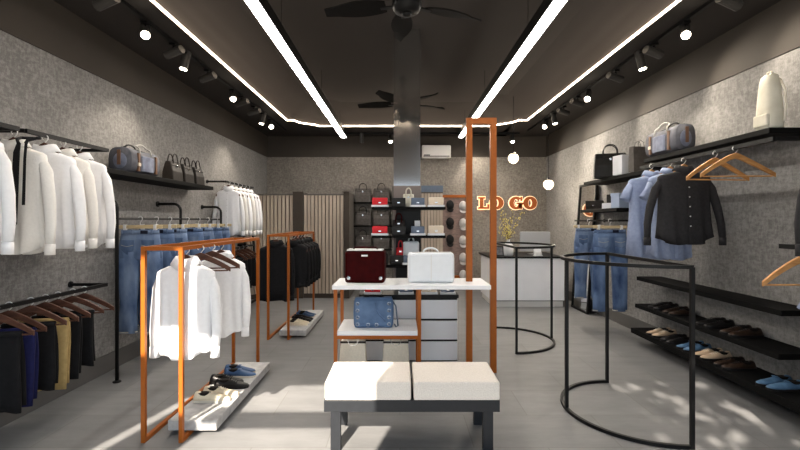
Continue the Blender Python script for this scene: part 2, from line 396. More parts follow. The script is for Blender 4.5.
for n_ in ('p1', 'p2'):
    o = CACHE[n_]; ld = bpy.data.lights.new('globe_light', 'POINT'); ld.energy = 14; ld.color = (1, .88, .7); ld.shadow_soft_size = .09
    lo = bpy.data.objects.new('globe_light', ld); COL.objects.link(lo); lo.parent = o; lo.location = (0, 0, -.2)

# ------------------------------------------------ generic goods
def hook(mb, r=.022, z=0, yaw=0, stem=.05):
    """hanger hook: rail axis along Y at origin, hook in the XZ plane"""
    pts = [(-r*.6, 0, -.012)]+[(r*cos(a), 0, r*sin(a)) for a in [R(d) for d in range(190, -60, -30)]]+[(0, 0, -r-.012), (0, 0, -r-stem)]
    mb.tube(pts, .0035, 6); return mb
def hanger_fn(m='walnut', w=.21, bar=True, drop=.5):
    if w > .25: drop = .56
    def f():
        t = thing('clothes_hanger', '', 'hanger')
        hook(MB()).build('hook', 'hook', t)
        rings = []
        for i in range(17):
            u = -1+i/8; x = u*w; z = -.055-drop*w*abs(u)**1.2; th = .017+.007*(1-abs(u)); y = -.03*abs(u)**2
            a = .011 if abs(u) < .95 else .008
            rings.append([(x, y-a, z-th), (x, y+a, z-th), (x, y+a, z+th), (x, y-a, z+th)])
        MB().loft(rings).build('shoulder_bar', m, t, bevel=.004)
        if bar: MB().tube([(-w*.92, -.024, -.062-drop*w), (w*.92, -.024, -.062-drop*w)], .006, 8).build('trouser_bar', m, t)
        return t
    return f
def clip_hanger_fn():
    t = thing('clip_hanger', '', 'hanger')
    hook(MB()).build('hook', 'hook', t)
    MB().box(-.22, .22, -.008, .008, -.10, -.065).build('wooden_bar', 'pine', t, bevel=.003)
    for s in (-1, 1): MB().box(s*.15-.015, s*.15+.015, -.016, .016, -.125, -.06).build('clip', 'hook', t, bevel=.004)
    return t
def sup(a, p): c = cos(a); return math.copysign(abs(c)**p, c)
def garment_fn(m, seed=0, sleeve='long', tail=.05, L=.72, w=.21, cols='hook', front=True, tie=False, coat=False, spread=.03):
    """shirt on an invisible rail at the origin: faces -Y"""
    def f():
        rnd = random.Random(seed); t = thing('shirt', '', 'shirt'); ph = [rnd.uniform(0, 6) for _ in range(6)]; N = 40
        lv = [(-.085, .055, .045), (-.10, .075, .055), (-.12, .13, .062), (-.138, w-.035, .064), (-.155, w-.01, .066), (-.185, w-.004, .068), (-.24, w-.012, .072), (-.34, w-.018, .076), (-.46, w-.02, .078), (-.58, w-.016, .08), (-.68, w-.01, .085), (-L, w-.006, .09)]
        rings = []
        for z, a, d in lv:
            k = max(0, (-z-.2)/.5); ring = []
            for j in range(N):
                th = 2*pi*j/N; x = a*sup(th, .75); y = d*math.copysign(abs(sin(th))**.8, sin(th))
                y += k*.016*sin(9*x/a*1.3+ph[0]+z*3)+k*.009*sin(17*x/a+ph[1]); x += k*.008*sin(7*th+ph[2])
                zz = z
                if z <= -L+.001: zz = z+tail*abs(cos(th))**1.6*1.0-(.008*sin(5*th+ph[3]))
                # shoulder seam dips to the sides
                if -.15 < z < -.08: zz = z-.0
                ring.append((x, y, zz))
            rings.append(ring)
        b = MB().loft(rings, cap=False); b.build('body', m, t, smooth=True).modifiers.new('solid', 'SOLIDIFY').thickness = .004
        for s in (-1, 1):
            long = sleeve == 'long'
            q = L/.74; path = [(s*(w-.07), 0, -.18), (s*(w-.032), 0, -.205), (s*(w-.012+spread*.3), 0, -.27), (s*(w+.004+spread*.8), -.005, -.42*q), (s*(w+.010+spread*1.1), -.012, -.56*q), (s*(w+.004+spread*1.25), -.02, -.70*q)]
            rad = [.026, .038, .044, .043, .038, .032]
            if not long: path = path[:3]+[(s*(w+.045), 0, -.36)]; rad = [.026, .042, .054, .062]
            pr = []
            for i, (p, r_) in enumerate(zip(path, rad)):
                # rings in a plane roughly across the sleeve
                tl = Vector(path[min(i+1, len(path)-1)])-Vector(path[max(i-1, 0)]); tl.normalize()
                u = tl.cross(Vector((0, 1, 0))).normalized(); ring = []
                for j in range(16):
                    th = 2*pi*j/16; q = r_*(1+.10*sin(3*th+ph[4]+i))
                    ring.append(tuple(Vector(p)+u*cos(th)*q*.85+Vector((0, 1, 0))*sin(th)*q*.8))
                pr.append(ring)
            sl = MB().loft(pr, cap=False).build('sleeve', m, t, smooth=True); sl.modifiers.new('solid', 'SOLIDIFY').thickness = .004
            if long:
                c0 = path[-1]; MB().loft([[(c0[0]+.032*cos(a), c0[1]+.029*sin(a), c0[2]+dz) for a in [2*pi*j/14 for j in range(14)]] for dz in (.03, -.045)], cap=False).build('cuff', m, sl, smooth=True).modifiers.new('solid', 'SOLIDIFY').thickness = .004
        if not coat or True:
            rr = []
            for (r_, z, fl) in ((.050, -.095, 0), (.050, -.062, 0), (.062, -.056, .2), (.085, -.098, 1)):
                ring = []
                for j in range(24):
                    th = 2*pi*j/24; fr = max(0, -sin(th))**3
                    ring.append((r_*1.15*cos(th)*(1+.1*fl), r_*.85*sin(th)-fl*fr*.006, z-fl*fr*.045+(.012*(1-fr) if z > -.09 else 0)))
                rr.append(ring)
            MB().loft(rr, cap=False).build('collar', m, t, smooth=True).modifiers.new('solid', 'SOLIDIFY').thickness = .004
        if front:
            rows = [[(x, -d-.005-k*.012, z) for x in (-.016, 0, .016)] for z, d, k in ((-.12, .062, 0), (-.2, .069, 0), (-.3, .075, .3), (-.45, .078, .6), (-.6, .083, .9), (-L+.02, .09, 1.3))]
            pl = MB().strip(rows).build('placket', m, t); pl.modifiers.new('solid', 'SOLIDIFY').thickness = .003
            bt = 'hook' if m in ('blk', 'dark') else 'strap'
            for z, y in ((-.17, -.076), (-.26, -.082), (-.35, -.087), (-.44, -.094), (-.53, -.099), (-.62, -.104)):
                MB().lathe([(.005, -.003), (.005, .003)], 8, (0, y, z), 'y').build('button', bt, t)
        return t
    return f
def jeans_fn(m, seed=0):
    def f():
        rnd = random.Random(seed); t = thing('jeans', '', 'jeans'); ph = rnd.uniform(0, 6); N = 28
        top = -.115
        def ring(cx, a, d, z, k=0):
            return [(cx+a*sup(2*pi*j/N, .8), d*math.copysign(abs(sin(2*pi*j/N))**.8, sin(2*pi*j/N))+k*.01*sin(3*(2*pi*j/N)+ph+z*9), z+.0) for j in range(N)]
        MB().loft([ring(0, .190, .028, top-.03), ring(0, .200, .036, top-.10), ring(0, .214, .044, top-.2), ring(0, .218, .046, top-.28), ring(0, .20, .03, top-.31)]).build('seat', m, t, smooth=True)
        for s in (-1, 1):
            z = [(-.22, .108, .044, .108), (-.34, .108, .047, .109), (-.5, .099, .046, .112), (-.62, .090, .045, .115), (-.8, .085, .042, .118), (-.95, .086, .042, .120), (-1.04, .088, .042, .121)]
            lg = MB().loft([ring(s*c, a, d, top+zz, 1) for zz, a, d, c in z], cap=True).build('trouser_leg', m, t, smooth=True)
            MB().loft([ring(s*.121, .090, .044, top-1.035), ring(s*.121, .090, .044, top-1.02)], cap=False).build('hem', 'stitch', lg).scale = (1, 1, 1)
            # back pocket: shield outline
            x0 = s*.10; y = -.048
            MB().strip([[(x0-.065, y, top-.10), (x0, y-.004, top-.10), (x0+.065, y, top-.10)], [(x0-.06, y, top-.2), (x0, y-.004, top-.2), (x0+.06, y, top-.2)], [(x0-.004, y-.001, top-.245), (x0, y-.001, top-.245), (x0+.004, y-.001, top-.245)]]).build('back_pocket', 'denim2' if m == 'denim' else 'denim', t).modifiers.new('s', 'SOLIDIFY').thickness = .004
            MB().tube([(x0-.06, y-.006, top-.15), (x0, y-.008, top-.165), (x0+.06, y-.006, top-.15)], .0025, 5).build('pocket_stitching', 'stitch', t)
        MB().loft([ring(0, .192, .031, top-.042), ring(0, .190, .030, top)]).build('waistband', m, t, smooth=True)
        MB().box(.02, .09, -.036, -.030, top-.038, top-.004).build('waist_patch', 'patch', t)
        for x in (-.16, -.06, .13): MB().box(x-.006, x+.006, -.038, -.03, top-.048, top+.003).build('belt_loop', m, t)
        return t
    return f
def trousers_fn(m, L=.5, seed=0):
    def f():
        rnd = random.Random(seed); t = thing('folded_trousers', '', 'trousers'); ph = rnd.uniform(0, 6)
        # cloth draped over the hanger bar: both flaps
        for nm, sy, l in (('front_flap', -1, L), ('back_flap', 1, L-.03)):
            rows = []
            for i in range(9):
                u = i/8; z = -.165-u*l; row = []
                for j in range(15):
                    v = -1+j/7; x = v*(.155+.008*sin(3*u+ph)); y = -.024+sy*(.006+.022*min(1, u*3))+.008*u*sin(7*v+ph)
                    row.append((x, y, z+.006*u*sin(5*v)))
                rows.append(row)
            MB().strip(rows).build(nm, m, t, smooth=True).modifiers.new('s', 'SOLIDIFY').thickness = .012
        MB().tube([(-.155, -.024, -.165), (.155, -.024, -.165)], .017, 8).build('fold', m, t, smooth=True)
        return t
    return f
def shoe_fn(m, sole='sole_d', lace=None, heel=True):
    """one shoe, toe to +X, on z=0"""
    def f():
        t = thing('shoe', '', 'shoe'); N = 16
        st = [(0, .030, .05), (.01, .034, .074), (.032, .036, .078), (.055, .036, .066), (.09, .036, .060), (.115, .037, .070), (.15, .041, .059), (.19, .046, .046), (.23, .043, .038), (.262, .030, .030), (.278, .012, .018)]
        def cy(x): return .006*sin(x*10)
        rings = []
        for x, hw, h in st:
            ring = []
            for j in range(N):
                th = 2*pi*j/N; s_ = sin(th); c_ = cos(th)
                z = .016+(h-.016)*max(0, s_)**.75 if s_ > 0 else .016
                q = hw*(1-.25*max(0, s_)**1.2)
                ring.append((x-.14, cy(x)+q*math.copysign(abs(c_)**.7, c_), z))
            rings.append(ring)
        MB().loft(rings).build('upper', m, t, smooth=True)
        so_ = [[(x-.14, cy(x)+(hw+.004)*s, z) for s, z in ((1, .0), (1, .017), (-1, .017), (-1, .0))] for x, hw, h in st]
        MB().loft(so_).build('sole', sole, t)
        # opening, as a dark inset collar
        rr = [[(x-.14+.068-0+a*.058*1.0, cy(.07)+.026*b, z) for a, b in [(cos(2*pi*j/14), sin(2*pi*j/14)) for j in range(14)]] for x, z in ((0, .045), (0, .068))]
        ln = MB().loft(rr).build('lining', 'lining', t, smooth=False)
        if heel: MB().box(-.143, -.09, -.03, .03, 0, .018).build('heel', 'sole_d', t)
        if lace:
            for i in range(4):
                x = .13+i*.017-.14; z = .069-i*.006
                MB().tube([(x, -.022+.001, z-.004), (x, 0, z+.003), (x, .024, z-.004)], .003, 5).build('lace', lace, t)
        else:
            MB().box(-.022, .004, -.02, .024, .064, .070).build('tongue', m, t, bevel=.002)
        return t
    return f
def shoe_pair(key, fn, x, y, z, rz, desc, place, gap=.105, dx=.0):
    for s, nm in ((-1, 'nearer'), (1, 'farther')):
        ox = -sin(rz)*s*gap/2+cos(rz)*dx*s; oy = cos(rz)*s*gap/2+sin(rz)*dx*s
        inst(key, fn, (x+ox, y+oy, z), rz+random.uniform(-.06, .06), '%s, %s one, %s' % (desc, nm, place))
def duffel_fn(L, H, D, m='greybag', pocket='bluegrey'):
    """long axis along X, front -Y, bottom z=0"""
    def f():
        t = thing('duffel_bag', '', 'bag'); N = 20; rings = []
        for u in (0, .02, .06, .15, .3, .5, .7, .85, .94, .98, 1):
            e = 1-.10*(abs(2*u-1)**6); x = (u-.5)*L; ring = []
            for j in range(N):
                th = 2*pi*j/N; c_, s_ = cos(th), sin(th)
                y = D/2*e*math.copysign(abs(c_)**.55, c_); z = H/2+H/2*e*math.copysign(abs(s_)**.6, s_)*(1 if s_ > 0 else .98)
                z -= .02*sin(pi*u)*(s_ > .5)
                ring.append((x, y*(1-.12*max(0, s_)), z))
            rings.append(ring)
        MB().loft(rings).build('bag_body', m, t, smooth=True)
        MB().loft([[(x, -D/2-.012*q, H*.12+(H*.58)*v) for v in (0, .5, .92, 1)]+[(x, -D/2+.02, H*.12+H*.58*v) for v in (1, 0)] for x, q in ((-L*.2, .3), (-L*.17, 1), (0, 1.6), (L*.17, 1), (L*.2, .3))]).build('front_pocket', pocket, t, smooth=False, bevel=.006)
        for s in (-1, 1):
            hd = MB().tube([(-L*.2, s*D*.42, H*.75), (-L*.19, s*D*.38, H*.98)]+[(L*.19*cos(a), s*D*.22, H*.98+.05*sin(a)) for a in [R(d) for d in range(150, 20, -20)]]+[(L*.19, s*D*.38, H*.98), (L*.2, s*D*.42, H*.75)], .009, 8)
            hd.build('handle', 'strap' if s < 0 else 'black', t, smooth=True)
        MB().tube([(-L*.46, 0, H*.955), (-L*.2, 0, H*.985), (L*.2, 0, H*.985), (L*.46, 0, H*.955)], .005, 6).build('zip', 'black', t)
        for s in (-1, 1):
            MB().loft([[(s*(L/2-.02+q), D*.30*k*cos(a), H*.46+H*.32*k*sin(a)) for a in [2*pi*j/16 for j in range(16)]] for q, k in ((-.02, 1), (.012, 1), (.03, .8), (.034, .4))]).build('end_pocket', pocket, t, smooth=True)
            MB().box(s*(L/2+.018)-.006, s*(L/2+.018)+.006, -.016, .016, H*.3, H*.84).build('end_strap', 'brownstrap', t, bevel=.002)
        for x in (-L*.3, L*.3): MB().box(x-.014, x+.014, -D/2-.006, -D/2+.02, .03, H*.78).build('strap', 'brownstrap', t)
        MB().box(-L*.30-.02, -L*.30+.02, -D/2-.012, -D/2, H*.3, H*.42).build('buckle', 'cream', t, bevel=.003)
        return t
    return f
def tote_fn(w, h, d, m='greyleather', flap=False, handle='darkbag'):
    def f():
        t = thing('handbag', '', 'handbag')
        def r(z, k, e): return [(sx*w/2*k, sy*d/2*e, z) for sx, sy in ((-1, -1), (1, -1), (1, 1), (-1, 1))]
        MB().loft([r(0, 1, 1), r(h*.5, .98, .9), r(h*.93, .93, .5), r(h, .92, .42)]).build('bag_body', m, t, bevel=.012)
        for s in (-1, 1):
            q = w*.22
            MB().tube([(-q, s*d*.22-.004*0, h*.82), (-q, s*d*.26, h*.98)]+[(q*cos(a), s*d*.2, h+.02+h*.30*sin(a)) for a in [R(x) for x in range(165, 10, -15)]]+[(q, s*d*.26, h*.98), (q, s*d*.22, h*.82)], .007, 8).build('handle', handle, t, smooth=True)
        MB().box(-w*.46, w*.46, -d*.36, -d*.30, h*.78, h*.80).build('seam', handle, t)
        MB().box(-.014, .014, -d*.40, -d*.3, h*.70, h*.80).build('clasp', 'chrome', t, bevel=.002)
        return t
    return f
def clutch_fn(w, h, d, m, base='whitebox', name='clutch_bag', clasp='chrome'):
    """flap clutch standing on a pale dust card"""
    def f():
        t = thing(name, '', 'clutch bag')
        MB().box(-w/2, w/2, -d/2, d/2, .02 if base else 0, h).build('bag_body', m, t, bevel=.008)
        MB().loft([[(sx*w/2*1.01, -d/2-.006, z) for sx in (-1, 1)]+[(sx*w/2*1.01, -d/2+.004, z) for sx in (1, -1)] for z in (h*.45, h*.98)]).build('flap', m, t, bevel=.003)
        MB().box(-.014, .014, -d/2-.012, -d/2-.004, h*.40, h*.52).build('clasp', clasp, t)
        if base: MB().box(-w/2-.01, w/2+.01, -d/2-.02, d/2, 0, .022).build('card_base', base, t)
        return t
    return f
def case_fn(w, h, d, m, corners=False, seam=False, handle=None, plate=None):
    """boxy travel case / vanity case"""
    def f():
        t = thing('travel_case', '', 'case')
        MB().box(-w/2, w/2, -d/2, d/2, 0, h).build('shell', m, t, bevel=.025)
        if seam:
            MB().box(-.003, .003, -d/2-.003, -d/2+.002, .02, h-.02).build('centre_seam', seam, t)
            MB().tube([(-w/2+.0, -d/2+.03, .03), (-w/2, -d/2+.03, h-.05), (-w/2+.04, -d/2+.03, h+.002), (w/2-.04, -d/2+.03, h+.002), (w/2, -d/2+.03, h-.05), (w/2, -d/2+.03, .03)], .005, 6).build('piping', seam, t)
        if handle:
            MB().tube([(-w*.16, 0, h-.01)]+[(w*.16*cos(a), 0, h+.002+.04*sin(a)) for a in [R(x) for x in range(170, 5, -20)]]+[(w*.16, 0, h-.01)], .009, 8).build('handle', handle, t, smooth=True)
        if corners:
            for x in (-w*.40, w*.40): MB().lathe([(.004, -.012), (.017, -.008), (.018, .006)], 12, (x, -d/2, .05), 'y').build('stud', 'chrome', t)
            MB().box(-w*.9/2, w*.9/2, -d/2+.01, d/2-.01, h, h+.012).build('lid_rim', 'hook' if corners == 2 else m, t, bevel=.004)
            MB().tube([(-w*.3, -d*.1, h+.01), (-w*.28, -d*.1, h+.03), (w*.28, -d*.1, h+.03), (w*.3, -d*.1, h+.01)], .008, 8).build('handle', m, t)
        if plate: MB().box(-.03, .03, -d/2-.004, -d/2+.002, h*.83, h*.88).build('name_plate', plate, t)
        return t
    return f
# ------------------------------------------------ wall shelves
def shelf(x0, x1, y0, y1, z, lab, group=None, th=.045):
    o = MB().box(-(x1-x0)/2, (x1-x0)/2, -(y1-y0)/2, (y1-y0)/2, -th, 0).build('wall_shelf', 'shelf', bevel=.003, loc=((x0+x1)/2, (y0+y1)/2, z))
    return tag(o, lab, 'shelf', group)
shelf(XL, -2.56, 3.86, 6.1, 1.965, 'black shelf on the left wall, carrying grey duffels and dark handbags')
shelf(2.85, XR, 3.43, 5.2, 2.22, 'upper black shelf on the right wall, under the grey duffels and pale backpack')
shelf(2.85, XR, 5.05, 6.9, 2.095, 'black shelf on the right wall, under the black tote and the paper shopping bag')
shelf(2.85, XR, 5.85, 7.02, 1.67, 'short black shelf on the right wall, above the hanging jeans')
shelf(2.90, XR, 3.38, 5.45, .817, 'empty black shelf, highest of the three low shelves on the right wall')
shelf(2.88, XR, 3.38, 5.45, .484, 'middle low black shelf on the right wall, carrying only black shoes')
shelf(2.83, XR, 2.6, 5.45, .19, 'lowest black shelf on the right wall, carrying beige, black and blue shoes', th=.06)

# ------------------------------------------------ wall rails
def wall_rail(xr, xw, y0, y1, z, lab, r=.014, near=True, far=True):
    t = thing('clothes_rail', lab, 'clothes rail', (xr, (y0+y1)/2, z)); h = (y1-y0)/2
    MB().tube([(0, -h, 0), (0, h, 0)], r, sq=True).build('rail', 'black', t)
    for ok, y in ((near, -h), (far, h)):
        if ok:
            b = MB().tube([(0, y, 0), (xw-xr, y, 0)], r*.9, sq=True).build('wall_bracket', 'black', t)
            s = 1 if xw > xr else -1; MB().lathe([(.028, xw-xr-s*.012), (.028, xw-xr)], 14, (0, y, 0), 'x').build('flange', 'black', b)
    return t
wall_rail(-2.58, XL, 3.06, 3.92, 2.12, 'upper black rail on the left wall holding the long white shirts', .014)
wall_rail(-2.58, XL, 2.4, 3.0, 2.12, 'short upper black rail on the left wall toward the shop front', .014)
wall_rail(-2.59, XL, 2.45, 3.92, .937, 'lower black rail on the left wall holding trousers on wooden hangers', .014)
wall_rail(-2.64, XL, 6.70, 7.98, 2.09, 'upper black rail on the left wall near the slatted screens, holding white shirts')
wall_rail(-2.64, XL, 6.75, 7.98, 1.06, 'lower black rail on the left wall near the slatted screens, holding black trousers')
wall_rail(2.70, XR, 3.20, 4.98, 2.09, 'upper black rail on the right wall holding the blue and dark shirts', .016)
wall_rail(2.70, XR, 2.2, 2.9, 2.09, 'short upper black rail on the right wall toward the shop front', .016, near=True)
wall_rail(2.70, XR, 2.2, 3.15, 1.32, 'short lower black rail on the right wall holding a blue shirt', .016)
wall_rail(2.74, XR, 5.55, 6.95, 1.50, 'black rail on the right wall holding two pairs of jeans', .012)

# pipe rail for jeans on the left
t = thing('pipe_clothes_rack', 'black pipe clothes rack on the left wall holding a row of blue jeans', 'clothes rack', (-2.63, 5.33, 0))
for y in (-1.2, 0, 1.2):
    p = [(0, y, .012), (0, y, 1.62)]+[(-.08+.08*cos(a), y, 1.62+.08*sin(a)) for a in [R(d) for d in (20, 45, 70, 90)]]+[(XL+2.63+.01, y, 1.70)]
    o = MB().tube(p, .016, 10).build('upright', 'black', t, smooth=True)
    MB().lathe([(.036, 0), (.036, .01), (.022, .018)], 16, (0, y, 0)).build('floor_flange', 'black', o)
    MB().lathe([(.034, XL+2.63), (.034, XL+2.63+.012)], 16, (0, y, 1.70), 'x').build('wall_flange', 'black', o)
MB().tube([(0, -1.2, 1.52), (0, 1.2, 1.52)], .011, 8).build('hanging_bar', 'black', t)

# ------------------------------------------------ garments on the left
def hang(x, y, z, rz, key, fn, lab, group=None, hm='walnut', hl=None, hw=.21, bar=True, hgroup=None):
    if key and 'tr_' not in key: hw = .18
    if hm: inst('hg_%s%.2f%d' % (hm, hw, bar), hanger_fn(hm, hw, bar, .8 if hw == .18 else .5), (x, y, z), rz, hl, hgroup)
    if key: return inst(key, fn, (x, y, z), rz, lab, group)
G1 = 'white shirts on the upper left rail'
hang(-2.60, 2.66, 2.12, .05, 'shirtA', garment_fn('shirt', 1, L=.82, w=.215), 'white shirt with a black tie, outermost on the upper left rail', G1, hl='dark wooden hanger in the outermost white shirt on the upper left rail', hgroup='wooden hangers on the upper left rail')
hang(-2.62, 3.02, 2.10, -.04, 'shirtB', garment_fn('shirt2', 2, L=.83, w=.225), 'off-white collared shirt under the long black tie on the upper left rail', G1, hl='dark hanger inside the off-white shirt with the tie', hgroup='wooden hangers on the upper left rail')
hang(-2.58, 3.23, 2.10, .06, 'shirtC', garment_fn('shirt', 3, L=.82, w=.215, front=False), 'white long-sleeved shirt under the exposed dark wooden hanger on the upper left rail', G1, hl='dark wooden hanger showing its peak on the upper left rail', hgroup='wooden hangers on the upper left rail')
hang(-2.60, 3.43, 2.10, -.05, 'shirtD', garment_fn('shirt2', 4, L=.81, w=.21), 'off-white shirt on the upper left rail, next to last before the grey duffel bag', G1, hl='dark hanger in the next to last shirt on the upper left rail', hgroup='wooden hangers on the upper left rail')
hang(-2.61, 3.62, 2.10, .03, 'shirtA', None, 'white shirt at the far end of the upper left rail, nearest the grey duffel bag', G1, hl='dark hanger at the far end of the upper left rail', hgroup='wooden hangers on the upper left rail')
def tie_fn():
    t = thing('necktie', '', 'tie')
    MB().strip([[(-.012, -.075, -.10), (.014, -.078, -.10)], [(-.02, -.092, -.16), (.022, -.094, -.16)], [(-.022, -.106, -.4), (.026, -.108, -.4)], [(-.030, -.122, -.62), (.032, -.124, -.62)], [(-.002, -.122, -.66), (.004, -.124, -.66)]]).build('front_blade', 'blk', t).modifiers.new('s', 'SOLIDIFY').thickness = .006
    MB().strip([[(.034, -.074, -.10), (.048, -.070, -.10)], [(.038, -.088, -.2), (.054, -.086, -.2)], [(.042, -.104, -.5), (.060, -.102, -.5)]]).build('back_blade', 'blk', t).modifiers.new('s', 'SOLIDIFY').thickness = .004
    MB().tube([(0.0, -.082, -.10), (-.03, -.06, -.07), (-.06, 0, -.05), (-.03, .05, -.045), (.03, .05, -.045), (.066, 0, -.05), (.041, -.06, -.08), (.041, -.072, -.10)], .010, 6).build('neck_loop', 'blk', t)
    return t
inst('tie', tie_fn, (-2.455, 2.945, 2.10), -.04, 'long black necktie hanging over the off-white shirt on the upper left rail')
inst('tie', tie_fn, (-2.54, 2.61, 2.12), .05, 'black necktie on the outermost white shirt of the upper left rail')

G2 = 'trousers on the lower left rail'
pts = [(2.86, 'blk', .5, 'wide black trousers nearest the front on the lower left rail'), (2.955, 'navy', .5, 'navy blue trousers on the lower left rail, behind the nearest black pair'),
       (3.13, 'blk', .46, 'black trousers between the navy and the tan pair on the lower left rail'), (3.26, 'tan', .5, 'tan trousers on the lower left rail'),
       (3.38, 'blk', .47, 'black trousers just behind the tan pair on the lower left rail'), (3.53, 'blk', .42, 'short black trousers at the far end of the lower left rail')]
hn = ['nearest the front', 'second from the front', 'third from the front', 'fourth from the front', 'fifth from the front', 'sixth from the front']
for i, (y, m, l, lab) in enumerate(pts):
    hang(-2.60, y, .937, .25+.03*(i % 3), 'tr_%s%.2f' % (m, l), trousers_fn(m, l, i), lab, G2, hl='walnut hanger on the lower left rail, %s' % hn[i], hw=.225, hgroup='walnut hangers on the lower left rail')
inst('hg_walnut0.23True' if 0 else 'hg_walnut0.23%d' % 1, hanger_fn('walnut', .225, True), (-2.6, 3.66, .937), .28, 'bare walnut hanger at the far end of the lower left rail', 'walnut hangers on the lower left rail')

G3 = 'jeans on the pipe rack'
jy = [4.50, 4.80, 5.08, 5.50, 5.80, 6.08, 6.35]
jo = ['front-most', 'second', 'third', 'fourth', 'fifth', 'sixth', 'farthest']
for i, y in enumerate(jy):
    m = 'denim' if i % 2 == 0 else 'denim2'
    inst('clip', clip_hanger_fn, (-2.63, y, 1.52), .03*(-1)**i, 'pale wooden clip hanger holding the %s pair of jeans on the left pipe rack' % jo[i], 'clip hangers on the pipe rack')
    inst('jean_'+m, jeans_fn(m, i), (-2.63, y, 1.52), .03*(-1)**i, '%s pair of %s blue jeans on the left pipe rack' % (jo[i], 'faded' if i % 2 == 0 else 'darker'), G3)

G4 = 'white shirts on the far left rail'
keys = ['shirtA', 'shirtD', 'shirtC', 'shirtB', 'shirtA', 'shirtC']
fo = ['nearest', 'second', 'third', 'fourth', 'fifth', 'last']
for i, k in enumerate(keys):
    y = 6.85+.18*i
    hang(-2.64, y, 2.085, .04*(-1)**i, k, None, '%s white shirt on the far left rail by the slatted screens' % fo[i], G4, hl='dark hanger in the %s white shirt on the rail by the slatted screens' % fo[i], hgroup='hangers on the far left rail').scale = (.86, 1, 1)
for i in range(4):
    y = 7.0+.2*i
    hang(-2.62, y, 1.06, .05, 'tr_blk0.50', None, '%s black trousers from the front, far left lower rail' % fo[i], 'black trousers on the far left lower rail', hl='walnut hanger of the %s black trousers on the far left lower rail' % fo[i], hw=.225, hgroup='walnut hangers on the far left lower rail')

# ------------------------------------------------ garments on the right
hang(2.68, 4.74, 2.08, .10, 'sblueS', garment_fn('blue', 5, 'short', L=1.0, w=.26, spread=.04), 'light blue short-sleeved shirt on a wooden hanger, left of the black shirt', hm='oak', hl='honey wooden hanger in the short-sleeved blue shirt', hw=.21)
hang(2.72, 4.48, 2.08, .0, 'sblueL', garment_fn('blue', 6, 'short', L=.97, w=.22, spread=.0), 'light blue shirt half hidden behind the black shirt on the right', hm='oak', hl='honey wooden hanger in the half hidden blue shirt', hw=.21)
hang(2.68, 4.2, 2.07, .0, 'sdark', garment_fn('dark', 7, L=.80, w=.25, spread=.08, tail=.08), 'black long-sleeved shirt hanging on the right wall rail', hm='oak', hl='honey wooden hanger in the black long-sleeved shirt', hw=.21)
hang(2.68, 3.78, 2.07, .12, None, None, None, hm='oak', hl='bare honey wooden hanger directly in front of the black shirt', hw=.29, hgroup='bare wooden hangers on the right rail')
hang(2.70, 3.58, 2.08, -.05, None, None, None, hm='oak', hl='bare honey wooden hanger on the right wall rail, nearest the front', hw=.29, hgroup='bare wooden hangers on the right rail')
hang(2.74, 2.66, 2.09, .0, 'sdark', None, 'black shirt hanging alone on the short upper rail, right wall', hm='oak', hl='wooden hanger in the black shirt on the short upper rail', hw=.21)
hang(2.68, 2.96, 1.30, .0, None, None, None, hm='oak', hl='bare wooden hanger on the short lower rail, right wall', hw=.29)
hang(2.82, 2.74, 1.30, .0, 'sblueS', None, 'light blue shirt on the short lower rail above the low shelves', hm='oak', hl='wooden hanger in the blue shirt on the short lower rail', hw=.21)
inst('clip', None, (2.74, 6.45, 1.50), .0, 'pale clip hanger holding the farther jeans on the right wall', 'clip hangers on the right rail')
inst('jean_denim', None, (2.74, 6.45, 1.50), .0, 'pair of blue jeans hanging in front of the leaning mirror on the right', 'jeans on the right rail', scale=(1, 1, .97))
inst('clip', None, (2.74, 5.80, 1.50), .0, 'pale clip hanger holding the nearer jeans on the right wall', 'clip hangers on the right rail')
inst('jean_denim2', None, (2.74, 5.80, 1.50), .0, 'blue jeans on the right wall between mirror and shoe shelves', 'jeans on the right rail', scale=(1.08, 1, 1.02))

# ------------------------------------------------ orange racks with plinths
def rack_fn():
    t = thing('garment_rack', '', 'garment rack'); H = 1.325; L = 1.62; w_ = .255; q = .0135
    for x, nm in ((0, 'left'), (w_, 'right')):
        for y in (0, L): MB().box(x-q, x+q, y-q, y+q, 0, H).build('post', 'orange', t)
        MB().box(x-q, x+q, q, L-q, H-2*q, H).build('top_rail', 'orange', t)
    MB().box(-q, q, q, L-q, 0, 2*q).build('floor_rail', 'orange', t)
    MB().box(w_-q, w_+q, q, L-q, 0, 2*q).build('floor_rail', 'orange', t)
    for y in (0, L): MB().box(q, w_-q, y-q, y+q, H-2*q, H).build('cross_bar', 'orange', t)
    return t
inst('rack', rack_fn, (-1.735, 3.01, 0), 0, 'orange metal garment rack with white shirts, over a plinth of shoes', 'orange garment racks')
inst('rack', rack_fn, (-1.66, 5.60, 0), 0, 'orange metal garment rack with black clothes, farther back before the slatted screens', 'orange garment racks')
def plinth_fn():
    return tag(MB().box(-.17, .17, -.645, .645, 0, .07).build('display_plinth', 'block', bevel=.004), '', 'display plinth')
inst('pl', plinth_fn, (-1.455, 3.755, .031), 0, 'long pale concrete plinth under the front orange rack, with three pairs of shoes', 'concrete plinths')
inst('pl', plinth_fn, (-1.37, 6.32, .031), 0, 'long pale concrete plinth under the farther orange rack', 'concrete plinths')
hang(-1.505, 3.13, 1.295, .02, 'shirtW', garment_fn('shirt', 11, L=.745, w=.205, front=False, tail=.06, spread=.0), 'white long-sleeved shirt at the front end of the near orange rack', 'white shirts on the near orange rack', hl='walnut hanger in the front shirt on the near orange rack')
hang(-1.48, 3.30, 1.295, .30, None, None, None, hl='bare walnut hanger on the near orange rack, the nearer of two', hgroup='bare walnut hangers on the near orange rack')
hang(-1.48, 3.50, 1.295, .25, None, None, None, hl='bare walnut hanger on the near orange rack, the farther of two', hgroup='bare walnut hangers on the near orange rack')
